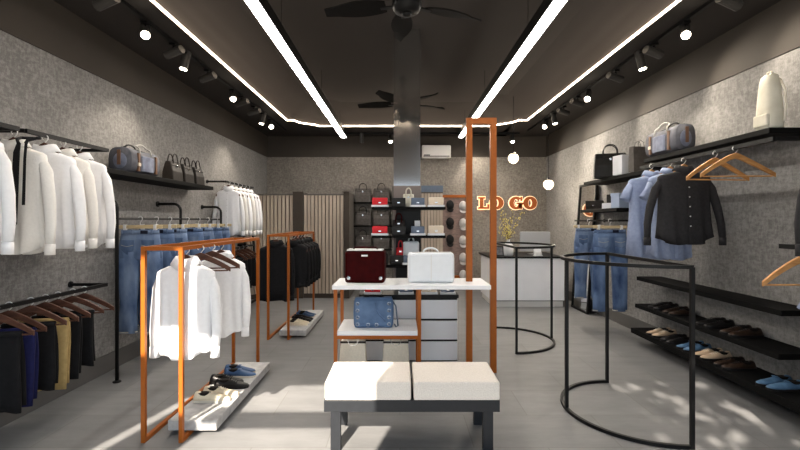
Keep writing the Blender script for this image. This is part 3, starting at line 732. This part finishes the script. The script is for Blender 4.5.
hang(-1.49, 3.70, 1.295, .0, 'shirtW', None, 'white long-sleeved shirt on the near orange rack, behind the bare hangers', 'white shirts on the near orange rack', hl='walnut hanger in the farther shirt on the near orange rack')
GB = 'black clothes on the far orange rack'
for i in range(6):
    y = 5.74+.2*i
    key = 'coat' if i == 0 else 'sblk'
    hang(-1.60 if i == 0 else -1.42, y, 1.295, .0 if i == 0 else .1, key, garment_fn('blk', 20+i, L=.82 if i == 0 else .66, w=.215 if i == 0 else .19, tail=.0, front=False, spread=-.01), '%s black garment from the front on the far orange rack' % (['long', 'second', 'third', 'fourth', 'fifth', 'last'][i]), GB, hm='walnut', hl='walnut hanger of the %s black garment on the far orange rack' % (['long', 'second', 'third', 'fourth', 'fifth', 'last'][i]), hgroup='hangers on the far orange rack')

# shoes
zt = .101
shoe_pair('sh_cream', shoe_fn('s_cream', 'sole_w', 'lace_w', False), -1.44, 3.50, zt, .05, 'cream canvas lace-up shoe', 'on the near plinth', dx=.015)
shoe_pair('sh_black', shoe_fn('s_black', 'sole_d', 'lace_d'), -1.45, 3.78, zt, .03, 'dark leather lace-up shoe', 'in the middle of the near plinth', dx=-.04)
shoe_pair('sh_blue', shoe_fn('s_navy', 'sole_w', None), -1.45, 4.04, zt, .0, 'blue loafer with pale sole', 'at the far end of the near plinth', dx=-.02)
shoe_pair('sh_cream', None, -1.37, 5.98, zt, 0, 'cream lace-up shoe', 'on the far plinth')
shoe_pair('sh_black', None, -1.37, 6.24, zt, 0, 'dark lace-up shoe', 'in the middle of the far plinth')
shoe_pair('sh_blue', None, -1.37, 6.5, zt, 0, 'blue loafer', 'at the far end of the far plinth')
low = [(5.08, 'sh_beige', 's_beige', 'sole_d', 'lace_w', 'beige leather shoe'), (4.80, 'sh_black', 0, 0, 0, 'black lace-up shoe'), (4.52, 'sh_blues', 's_blue', 'sole_d', None, 'blue suede loafer'),
       (4.26, 'sh_beige', 0, 0, 0, 'beige leather shoe'), (3.98, 'sh_brown', 's_brown', 'sole_d', 'lace_d', 'dark brown shoe'), (3.50, 'sh_blues', 0, 0, 0, 'blue suede loafer')]
pw = ['at the far end of the lowest right shelf', 'second from the back, lowest right shelf', 'third from the back, lowest right shelf', 'fourth from the back, lowest right shelf', 'fifth from the back, lowest right shelf', 'at the front of the lowest right shelf']
for (y, k, m, so_, la, d), p in zip(low, pw): shoe_pair(k, shoe_fn(m, so_, la) if m else None, 2.985, y, .19, pi, d, p)
for (y, k), p in zip([(5.12, 'sh_black'), (4.84, 'sh_brown'), (4.28, 'sh_black'), (3.96, 'sh_brown')], ['at the far end of the middle right shelf', 'second from the back, middle right shelf', 'third from the back, middle right shelf', 'at the front of the middle right shelf']):
    shoe_pair(k, None, 3.03, y, .484, pi, 'black lace-up shoe' if k == 'sh_black' else 'dark brown shoe', p)

# ------------------------------------------------ bags on the wall shelves
inst('duf', duffel_fn(.52, .27, .25), (-2.735, 4.60, 1.965), pi/2, 'mottled grey duffel bag with cream handles on the left wall shelf', 'grey duffel bags')
inst('duf', None, (2.965, 4.90, 2.22), -pi/2, 'mottled grey duffel bag on the upper right shelf', 'grey duffel bags', scale=(1.12, .9, 1.12))
for y, p in ((5.32, 'nearest the grey duffel'), (5.62, 'middle of three'), (5.92, 'farthest of three')):
    inst('toteL', tote_fn(.25, .24, .14, 'darkbag', handle='darkbag'), (-2.72, y, 1.965), pi/2, 'dark brown leather handbag on the left wall shelf, %s' % p, 'dark handbags on the left shelf')
inst('toteR', tote_fn(.42, .34, .22, 'blackbag', handle='blackbag'), (2.93, 6.2, 2.095), -.35, 'large black leather tote bag on the right shelf, beside a white box')
o = MB().box(-.005-.08, .08, -.09, .09, 0, .25).build('gift_box', 'whitebox', bevel=.004, loc=(2.90, 5.78, 2.095)); o.rotation_euler.z = .2; tag(o, 'white box standing between the black tote and the dark paper shopping bag', 'box')
t = thing('shopping_bag', 'dark grey paper shopping bag with thin handles beside the white box', 'shopping bag', (2.94, 5.46, 2.095), .15)
MB().loft([[(sx*.11*k, sy*.05*e, z) for sx, sy in ((-1, -1), (1, -1), (1, 1), (-1, 1))] for z, k, e in ((0, 1, 1), (.17, 1, .9), (.31, 1, .75))]).build('paper_body', 'greyleather', t)
for s in (-1, 1): MB().tube([(-.04, s*.035, .30), (-.035, s*.03, .36), (0, s*.025, .39), (.035, s*.03, .36), (.04, s*.035, .30)], .003, 6).build('handle', 'black', t)
t = thing('backpack', 'tall pale ivory canvas backpack on the near end of the upper right shelf', 'backpack', (2.935, 3.53, 2.22), -pi/2)
rings = []
for z, a, d in ((0, .085, .062), (.02, .09, .07), (.12, .088, .068), (.25, .08, .060), (.38, .068, .05), (.425, .058, .04), (.44, .04, .02)):
    rings.append([(a*sup(2*pi*j/24, .6), d*math.copysign(abs(sin(2*pi*j/24))**.7, sin(2*pi*j/24)), z) for j in range(24)])
MB().loft(rings).build('bag_body', 'ivory', t, smooth=True)
MB().box(-.07, .07, -.08, -.05, .02, .12).build('front_pocket', 'ivory', t, bevel=.012)
for s in (-1, 1): MB().tube([(s*.06, .03, .39), (s*.09, .045, .3), (s*.10, .045, .18), (s*.09, .04, .05)], .009, 8).build('shoulder_strap', 'beige', t, smooth=True)
MB().tube([(-.025, 0, .43), (-.02, 0, .46), (.02, 0, .46), (.025, 0, .43)], .006, 6).build('handle', 'beige', t)
# small goods on the short shelf
inst('clb', clutch_fn(.24, .14, .10, 'darkbag', None), (3.0, 6.85, 1.67), -pi/2+.8, 'small dark brown box bag at the far end of the short right shelf')
o = MB().box(-.13, .13, -.09, .09, 0, .075).build('shoe_box', 'whitebox', bevel=.003, loc=(2.99, 6.22, 1.67)); o.rotation_euler.z = .5; tag(o, 'low white box on the short right shelf under the striped bag', 'box')
t = thing('clutch_bag', 'small black and white striped clutch resting on the low white box', 'clutch bag', (2.99, 6.22, 1.746), .5)
MB().box(-.09, .09, -.05, .05, 0, .12).build('bag_body', 'blackbag', t, bevel=.008)
for z in (.02, .055, .09): MB().box(-.088, .088, -.053, -.048, z, z+.014).build('stripe', 'cream', t)
t = thing('storage_box', 'pale blue box on the short right shelf, beside the striped clutch', 'box', (2.97, 5.98, 1.67), .35)
MB().box(-.10, .10, -.07, .07, 0, .19).build('box_body', 'paleblue', t, bevel=.004); MB().box(-.104, .104, -.074, .074, .16, .20).build('lid', 'paleblue', t, bevel=.003)
# ------------------------------------------------ semicircular black racks
def arc_rack(X, Y, sgn, lab):
    """diameter along Y, arc bulging towards sgn*X"""
    t = thing('semicircular_rack', lab, 'garment rack', (X, Y, 0), 0, 'semicircular black racks'); r_ = .60; H = 1.195
    a = [(sgn*r_*sin(pi*i/36), -r_*cos(pi*i/36)) for i in range(37)]
    for nm, z in (('top_hoop', H), ('floor_hoop', .012)): MB().tube([(x, y, z) for x, y in a], .012, sq=True).build(nm, 'black', t)
    MB().tube([(0, -r_, H), (0, r_, H)], .012, sq=True).build('straight_rail', 'black', t)
    for x, y in ((0, -r_), (0, r_), (sgn*r_, 0)): MB().box(x-.012, x+.012, y-.012, y+.012, 0, H).build('post', 'black', t)
arc_rack(1.92, 3.52, -1, 'black semicircular rack standing beside the low shoe shelves')
arc_rack(1.31, 5.60, 1, 'black semicircular rack farther back, standing before the white counter')

# ------------------------------------------------ console with tall orange frame
t = thing('display_console', 'white-topped display console with tall orange frame, carrying two travel cases', 'display table', (0, 4.385, 0))
MB().box(-.63, .845, -.265, .265, .86, .90).build('table_top', 'white', t, bevel=.004)
q = .016
for x, y in ((-.60, -.245), (-.60, .225), (.18, -.245), (.18, .225)): MB().box(x-q, x+q, y-q, y+q, 0, .86).build('leg', 'orange', t)
sh = MB().box(-.585, .165, -.255, .245, .43, .475).build('lower_shelf', 'white', t, bevel=.004)
MB().box(-.585, .165, -.262, -.232, .40, .43).box(-.585, .165, .212, .242, .40, .43).build('shelf_rail', 'orange', sh)
fx = MB()
for x in (.684, .922): fx.box(x-.03, x+.03, -.007, .037, 0, 2.515)
fx.box(.714, .892, -.007, .037, 2.455, 2.515).box(.714, .892, -.007, .037, 0, .04).build('tall_frame', 'orange', t, label='tall narrow orange rectangular frame')
inst('case_r', case_fn(.385, .31, .2, 'burgundy', corners=2, plate='hook'), (-.335, 4.36, .90), -.05, 'burgundy leather travel case on the left of the white console top')
inst('case_w', case_fn(.445, .29, .17, 'whitelea', seam='acw', handle='whitelea'), (.30, 4.36, .90), .0, 'large white travel case with round handle on the right of the console top')
t = thing('handbag', 'blue leather shoulder bag with a border of eyelets on the console lower shelf', 'handbag', (-.255, 4.31, .475), .02)
rings = []
for z, k, e in ((0, .92, .8), (.03, .98, 1), (.15, 1, 1), (.25, .97, .85), (.285, .9, .55)): rings.append([(.195*k*sup(2*pi*j/28, .35), .075*e*math.copysign(abs(sin(2*pi*j/28))**.4, sin(2*pi*j/28)), z) for j in range(28)])
MB().loft(rings).build('bag_body', 'bluelea', t, smooth=True)
for i in range(4):
    for sx in (-1, 1): MB().tube([(sx*.150+.014*cos(a), -.079, .04+i*.065+.014*sin(a)) for a in [2*pi*k/12 for k in range(12)]], .0035, 5, close=True).build('eyelet', 'chrome', t)
for x in (-.05, .03): MB().tube([(x+.014*cos(a), -.079, .035+.014*sin(a)) for a in [2*pi*k/12 for k in range(12)]], .0035, 5, close=True).build('eyelet', 'chrome', t)
MB().tube([(.02, -.078, .25), (.03, -.084, .18), (.055, -.084, .13), (.10, -.082, .09), (.12, -.08, .06)], .006, 8).build('front_fold', 'bluelea', t, smooth=True)
MB().tube([(.18, 0, .25), (.215, -.02, .20), (.225, -.05, .10), (.235, -.06, .02), (.215, -.05, .008), (.20, -.03, .03)], .007, 8).build('shoulder_strap', 'slate', t, smooth=True)
MB().tube([(-.1, 0, .28), (-.04, 0, .295), (.05, 0, .295), (.1, 0, .28)], .008, 8).build('zip', 'black', t)
def ring_tote_fn():
    t = thing('tote_bag', '', 'tote bag')
    MB().loft([[(sx*w_, sy*d_, z) for sx, sy in ((-1, -1), (1, -1), (1, 1), (-1, 1))] for z, w_, d_ in ((0, .135, .05), (.16, .13, .045), (.33, .118, .03))]).build('bag_body', 'beige', t, bevel=.01)
    MB().box(-.125, .125, -.034, -.028, .30, .32).build('top_band', 'darkbag', t)
    for s in (-1, 1): MB().tube([(.05*cos(a), s*.032, .33+.05*sin(a)) for a in [2*pi*i/20 for i in range(20)]], .004, 6, close=True).build('ring_handle', 'chrome', t)
    return t
inst('rtote', ring_tote_fn, (-.46, 4.38, 0.0), 0, 'beige tote bag with metal ring handles under the console, left one of two', 'beige ring-handled tote bags')
inst('rtote', ring_tote_fn, (-.04, 4.38, 0.0), 0, 'beige tote bag with metal ring handles under the console, right one of two', 'beige ring-handled tote bags')

# ------------------------------------------------ bench
t = thing('bench', 'low black-framed bench with two cream woven cushions in front of the console', 'bench', (.08, 3.10, 0))
MB().box(-.575, .57, -.21, .21, .255, .33).build('frame', 'benchfr', t, bevel=.003)
for x in (-.50, .495):
    for y in (-.185, .185): MB().box(x-.032, x+.032, y-.022, y+.022, 0, .256).build('leg', 'benchfr', t)
for x0, x1 in ((-.57, -.008), (.008, .57)): MB().box(x0, x1, -.215, .21, .331, .452).build('cushion', 'bench', t, bevel=.012)

# ------------------------------------------------ drawer cabinet and bag shelves
t = thing('drawer_cabinet', 'white drawer cabinet with black top standing behind the console', 'cabinet', (.095, 4.90, 0))
MB().box(-.515, .515, -.145, .15, 0, .675).build('carcass', 'black', t)
MB().box(-.53, .53, -.165, .155, .675, .71).build('worktop', 'black', t)
for i in range(3): 
    z0 = .012+i*.2215
    d = MB().box(-.517, .517, -.165, -.146, z0, z0+.199).build('drawer', 'white', t, bevel=.003)
t = thing('bag_display', 'black tiered shelf unit on the drawer cabinet, fixed before the mirrored column', 'shelf unit', (.095, 4.94, .755))
for z in (.265, .585, .895): MB().box(-.40, .40, -.13, .13, z-.03, z).build('shelf_board', 'shelf', t)
MB().box(-.14, .14, .12, .14, -.045, .92).build('back_post', 'black', t)
DX = .095
zs3 = (.755+.585, .755+.895)
for k, z in enumerate(zs3):
    lv = 'upper' if k else 'middle'
    inst('cl_red', clutch_fn(.165, .10, .07, 'redlea'), (DX-.315, 4.88, z), 0, 'red clutch bag on the %s tier of the black shelf unit' % lv, 'red clutch bags')
    inst('cl_blk', clutch_fn(.15, .10, .07, 'blackbag', None), (DX-.11, 4.88, z), 0, 'black clutch bag on the %s tier of the black shelf unit' % lv, 'black clutch bags')
    inst('cl_sla', clutch_fn(.145, .10, .07, 'slate'), (DX+.10, 4.88, z), 0, 'slate blue clutch bag on the %s tier of the black shelf unit' % lv, 'slate blue clutch bags')
    inst('cl_cre', clutch_fn(.16, .105, .07, 'cream'), (DX+.30, 4.88, z), 0, 'cream clutch bag at the right end of the %s tier of the black shelf unit' % lv, 'cream clutch bags')
inst('wb', tote_fn(.13, .15, .05, 'ivory', handle='ivory'), (DX-.0, 4.99, zs3[1]), 0, 'small white handbag in place of a column reflection, behind the upper tier clutches')  # bag added where the column would mirror one
inst('rb', tote_fn(.15, .17, .06, 'darkbag', handle='burgundy'), (DX-.11, 4.99, zs3[0]), 0, 'dark burgundy bag standing behind the black clutch on the middle tier')
o = MB().box(-.03, .03, -.02, .02, 0, .16).build('small_box', 'whitebox', loc=(DX+.10, 4.99, zs3[0])); tag(o, 'little white box behind the slate clutch on the middle tier', 'box')
zc = .755+.265
inst('cl_blk', None, (DX-.13, 4.88, zc), 0, 'black clutch bag on the lowest tier, seen between the two travel cases', 'black clutch bags')
inst('cl_blk', None, (DX-.31, 4.88, zc), 0, 'black clutch bag on the lowest tier, behind the burgundy case', 'black clutch bags', scale=(1.1, 1, 1.25))
inst('cl_sla', None, (DX+.015, 4.88, zc), 0, 'slate blue clutch bag on the lowest tier beside the white case', 'slate blue clutch bags')
inst('case_s', case_fn(.18, .25, .1, 'whitelea', handle='whitelea'), (DX+.03, 4.99, zc), 0, 'small upright white case on the lowest tier, above the large white travel case')
inst('rb2', tote_fn(.10, .18, .05, 'redlea', handle='redlea'), (DX-.09, 4.99, zc), 0, 'red bag half hidden left of the small upright white case')
# goods lying on the cabinet top
inst('cl_red', None, (DX-.39, 4.815, .71), 0, 'red clutch bag lying on the black cabinet top under the console', 'red clutch bags')
inst('cl_sla', None, (DX-.03, 4.815, .71), 0, 'slate blue clutch bag on the middle of the black cabinet top', 'slate blue clutch bags')
inst('cl_cre', None, (DX+.22, 4.815, .71), 0, 'cream clutch bag on the black cabinet top', 'cream clutch bags')
inst('cl_sla', None, (DX+.42, 4.815, .71), 0, 'slate blue clutch bag at the right end of the black cabinet top', 'slate blue clutch bags')

# ------------------------------------------------ back wall shelves with handbags
rows = [(1.895, 'top'), (1.395, 'middle'), (.89, 'lowest')]
for z, nm in rows:
    o = MB().box(-.45, .45, -.13, .13, -.025, 0).build('wall_shelf', 'shelf', loc=(-.55, YB-.13, z)); tag(o, '%s black shelf of handbags on the back wall' % nm, 'shelf', 'handbag shelves on the back wall')
    for x, side in ((-.80, 'left'), (-.40, 'right')):
        inst('toteB', tote_fn(.36, .30, .14, 'greyleather'), (x, YB-.14, z), 0, 'dark grey handbag on the %s back wall shelf, %s one' % (nm, side), 'grey handbags on the back wall')
t = thing('fold_screen', 'narrow grey end panel right of the handbag shelves', 'panel', (-.13, 9.58, 0)); MB().box(-.04, .0, -.13, .13, .0, 2.23).build('panel', 'partition', t)

# ------------------------------------------------ fitting room screens
def slatted(x0, x1, y, z0, z1, lab, n, back='slatback'):
    t = thing('slatted_screen', lab, 'fitting room screen', ((x0+x1)/2, y, 0), 0, 'slatted fitting room screens'); w_ = x1-x0; p = w_/n
    MB().box(-w_/2, w_/2, .03, .05, z0, z1).build('backing', back, t)
    mb = MB()
    for i in range(n): mb.box(-w_/2+i*p+p*.12, -w_/2+i*p+p*.88, -.02, .03, z0, z1-.03)
    mb.build('slats', 'slat', t)
    MB().box(-w_/2, w_/2, -.0, .05, z1-.03, z1).build('top_rail', 'partition', t)
    MB().box(-w_/2, w_/2, -.01, .05, .0, z0).build('plinth', 'slatback', t)
    return t
slatted(-2.89, -2.07, 8.63, .09, 2.02, 'taupe vertical slat screen nearest the left wall', 11)
slatted(-1.87, -1.09, 8.63, .09, 2.02, 'taupe vertical slat screen left of the handbag shelves', 11)
def divider(x0, x1, lab):
    t = thing('partition_wall', lab, 'partition', ((x0+x1)/2, 9.12, 0), 0, 'grey fitting room partitions'); w_ = x1-x0
    MB().box(-w_/2, w_/2, -.52, .56, 0, 2.05).build('panel', 'partition', t)
    MB().box(-w_/2-.005, w_/2+.005, -.54, -.52, 0, 2.06).build('edge_trim', 'slatback', t)
divider(-2.065, -1.875, 'dark grey partition between the two slatted screens')
divider(-1.085, -.985, 'dark grey partition between the slatted screen and the handbag shelves')
t = slatted(.46, .93, 9.62, .02, 2.12, 'narrow slatted door behind the bag shelf unit, left of the hat display', 7, 'doorback')
MB().box(-.235, .235, -.02, .04, 2.12, 2.26).build('header', 'slate', t)

# leaning mirrors
def mirror(x, y, rz, W, H, lean, lab):
    t = thing('leaning_mirror', lab, 'mirror', (x, y, 0), rz, 'leaning mirrors'); f = .035
    g = bpy.data.objects.new('mirror_frame_holder', None) if 0 else None
    m_ = Matrix.Rotation(-lean, 4, 'X')
    def b(*a): 
        return MB().box(*a, mtx=m_)
    fr = MB(); 
    for a in ((-W/2, -W/2+f, -.02, .02, 0, H), (W/2-f, W/2, -.02, .02, 0, H), (-W/2+f, W/2-f, -.02, .02, 0, f), (-W/2+f, W/2-f, -.02, .02, H-f, H)): fr.box(*a, mtx=m_)
    fr.build('frame', 'black', t)
    b(-W/2+f, W/2-f, -.004, .004, f, H-f).build('mirror_glass', 'mirror', t); b(-W/2+f, W/2-f, .005, .018, f, H-f).build('back_board', 'slatback', t)
mirror(3.0, 7.42, -pi/2, .66, 2.12, R(4.0), 'black-framed tall mirror leaning on the right wall behind the jeans')
mirror(-2.70, 8.2, pi/2, .5, 2.08, R(4.5), 'black-framed tall mirror leaning on the left wall by the slatted screen')

# ------------------------------------------------ hat display
t = thing('hat_display_frame', 'orange frame on the back wall with mauve brick panel, holding rows of caps', 'display frame', (1.22, YB-.02, 0))
MB().box(-.30, .30, -.01, .018, .35, 2.0).build('back_panel', 'brick', t)
for a in ((-.34, -.30, .25, 2.06), (.30, .34, .25, 2.06), (-.30, .30, 2.0, 2.06), (-.30, .30, .25, .31)): MB().box(a[0], a[1], -.05, .018, a[2], a[3]).build('frame_bar', 'orange', t)
def cap_fn(m):
    def f():
        t = thing('baseball_cap', '', 'cap')
        rings = []
        for i in range(8):
            u = i/7; a = u*pi/2*.98; k = cos(a); rings.append([(.085*k*cos(th), -.012-.10*sin(a), .02+.11*k*sin(th)) for th in [2*pi*j/20 for j in range(20)]])
        MB().loft(rings).build('crown', m, t, smooth=True)
        rows = []
        for i in range(5):
            u = i/4; rows.append([(v*.075*(1-.25*u*u), -.03-.015*(1-v*v)-.055*u, -.06-.075*u*(1-.3*v*v)) for v in [-1+j/4 for j in range(9)]])
        MB().strip(rows).build('brim', m, t, smooth=True).modifiers.new('s', 'SOLIDIFY').thickness = .006
        MB().lathe([(.003, -.004), (.010, .0), (.010, .004)], 8, (0, -.113, .02), 'y').build('top_button', m, t)
        return t
    return f
on = ['top', 'second', 'third', 'fourth', 'fifth']
for i in range(5):
    z = 1.82-.375*i
    inst('cap_d', cap_fn('capdark'), (1.09, YB-.03, z), 0, '%s black cap down the left column of the orange hat display' % on[i], 'black caps')
    inst('cap_l', cap_fn('caplight'), (1.37, YB-.03, z-.02), 0, '%s pale grey cap down the right column of the orange hat display' % on[i], 'pale grey caps')

# ------------------------------------------------ LO GO sign
def ellipse_ring(cx, cz, rx, rz_, ix, iz, a0=0, a1=2*pi, n=40, y0=-.03, y1=.0):
    mb = MB(); full = abs(a1-a0-2*pi) < 1e-6; rings = []
    for i in range(n if full else n+1):
        a = a0+(a1-a0)*i/n; c_, s_ = cos(a), sin(a)
        rings.append([(cx+rx*c_, y0, cz+rz_*s_), (cx+ix*c_, y0, cz+iz*s_), (cx+ix*c_, y1, cz+iz*s_), (cx+rx*c_, y1, cz+rz_*s_)])
    mb.loft(rings, close=full); return mb
def L_mb(g, y0, y1): return MB().box(.035-g, .115+g, y0, y1, 0-g, .26+g).box(-g, .15+g, y0, y1, .222-g, .26+g).box(-g, .115+g, y0, y1, -g, .04+g).box(.115, .24+g, y0, y1, -g, .045+g).box(.20-g, .24+g, y0, y1, 0, .105+g)
def O_mb(g, y0, y1): return ellipse_ring(.14, .13, .148+g, .14+g, .044-g, .082-g, y0=y0, y1=y1)
def G_mb(g, y0, y1):
    m_ = ellipse_ring(.14, .13, .148+g, .14+g, .05-g, .084-g, R(42), R(350), y0=y0, y1=y1)
    return m_.box(.15-g, .30+g, y0, y1, .105-g, .14+g).box(.20-g, .275+g, y0, y1, 0-g*.5, .12).box(.235-g, .275+g, y0, y1, .175-g, .265+g)
t = thing('logo_sign', 'backlit copper orange letters reading LO GO on the back wall', 'sign', (1.70, YB-.02, 1.755))
for nm, x, fn in (('letter_l', 0, L_mb), ('letter_o', .262, O_mb), ('letter_g', .685, G_mb), ('letter_o', .99, O_mb)):
    a = fn(0, -.045, -.02).build(nm, 'sign', t); a.location.x = x
    b = fn(.016, -.012, .012).build('backlight', 'halo', a)

# ------------------------------------------------ counter and the things on it
t = thing('reception_counter', 'white reception counter with black top before the back wall', 'counter', (0, 0, 0)); t.location = (2.22, 8.26, 0)
MB().box(-.62, .64, -.53, .53, .10, .845).build('body', 'white', t); MB().box(-.60, .62, -.515, .52, 0, .10).build('kick_plinth', 'acw', t)
MB().box(-.66, .66, -.55, .55, .845, .875).build('counter_top', 'black', t); MB().box(-.62, .64, -.534, -.53, .1, .112).build('plinth_line', 'partition', t)  # top slab, and a thin grey strip low on the counter front
zt = .876
t = MB().lathe([(.055, 0), (.078, .01), (.082, .06), (.08, .17), (.06, .20), (.028, .225), (.026, .265), (.034, .275)], 20).build('flower_vase', 'ceramic', smooth=True, loc=(1.93, 7.92, zt)); t.scale = (1.1, 1.1, 1.05); tag(t, 'white ceramic bottle vase holding yellow blossom branches, on the counter', 'vase')
fl = thing('blossom_branches', 'airy branches with small yellow blossoms rising from the white vase', 'flowers', (1.93, 7.92, zt)); rnd = random.Random(4)
bl = MB()
for k in range(11):
    a = rnd.uniform(0, 2*pi); sp = rnd.uniform(.08, .30); h_ = rnd.uniform(.45, .88)
    p0 = Vector((0, 0, .12)); p3 = Vector((sp*cos(a), sp*sin(a)*.6, h_)); p1 = Vector((.0, 0, .28)); p2 = Vector((sp*.45*cos(a), sp*.3*sin(a), h_*.66))
    path = [p0, p1, p2, p3]; MB().tube(path, [.004, .004, .003, .002], 5).build('branch', 'twig', fl)
    for q_ in range(20):
        u = rnd.uniform(.15, 1); p = p1.lerp(p2, u*2) if u < .5 else p2.lerp(p3, u*2-1)
        p = p+Vector((rnd.gauss(0, .022), rnd.gauss(0, .022), rnd.gauss(0, .022))); s_ = rnd.uniform(.008, .015)
        bl.add([p+Vector(d)*s_ for d in ((1, 0, 0), (-1, 0, 0), (0, 1, 0), (0, -1, 0), (0, 0, 1), (0, 0, -1))], [(0, 2, 4), (2, 1, 4), (1, 3, 4), (3, 0, 4), (2, 0, 5), (1, 2, 5), (3, 1, 5), (0, 3, 5)])
tag(bl.build('blossoms', 'yellow', fl), kind='stuff')
t = thing('photo_frame', 'small black picture frame on the counter, left of the vase', 'picture frame', (1.765, 7.86, zt), .1)
fm = Matrix.Rotation(R(-8), 4, 'X')
MB().box(-.07, -.055, -.008, .008, 0, .17, fm).box(.055, .07, -.008, .008, 0, .17, fm).box(-.055, .055, -.008, .008, 0, .015, fm).box(-.055, .055, -.008, .008, .155, .17, fm).build('frame', 'black', t)
MB().box(-.055, .055, -.002, .006, .015, .155, fm).build('picture', 'photo', t)
t = thing('monitor', 'large pale grey monitor seen from behind on the counter', 'monitor', (2.52, 8.30, zt))
MB().box(-.28, .28, -.02, .02, .05, .42).build('screen_case', 'screen', t, bevel=.008); MB().box(-.03, .03, -.01, .03, 0, .2).box(-.12, .12, -.08, .08, 0, .012).build('stand', 'screen', t)
t = thing('card_holder', 'white plastic card holder on the counter in front of the monitor', 'card holder', (2.45, 7.90, zt))
MB().box(-.07, .07, -.06, .06, 0, .012).build('base', 'whitebox', t); MB().box(-.06, .06, -.02, .03, .012, .12, Matrix.Rotation(R(-12), 4, 'X')).build('card_stack', 'whitebox', t); MB().box(-.055, .055, -.045, -.035, .012, .07).build('front_lip', 'ceramic', t)

# ------------------------------------------------ street tree outside, whose leaves dapple the sunlight
t = thing('street_tree', 'leafy street tree outside the shop front', 'tree', (.9, -3.0, -.04))
MB().tube([(0, 0, 0), (.03, .02, 1.5), (-.02, .05, 3.2), (.05, 0, 4.4)], [.11, .09, .07, .04], 10).build('trunk', 'bark', t)
lf = MB(); rnd = random.Random(3)
for i in range(1150):
    a = rnd.uniform(0, 2*pi); ph = rnd.uniform(-1, 1); rr = rnd.uniform(.3, 1)**.5
    c = Vector((1.5*rr*cos(a)*math.sqrt(1-ph*ph)+.1, .7*rr*sin(a)*math.sqrt(1-ph*ph), 4.6+.95*rr*ph)); u = Vector((rnd.gauss(0, 1), rnd.gauss(0, 1), rnd.gauss(0, .6))).normalized(); v = u.orthogonal().normalized(); s_ = rnd.uniform(.07, .12)
    lf.add([c-u*s_, c+v*s_*.5, c+u*s_, c-v*s_*.5], [(0, 1, 2, 3)])
tag(lf.build('foliage', 'leaf', t), kind='stuff')
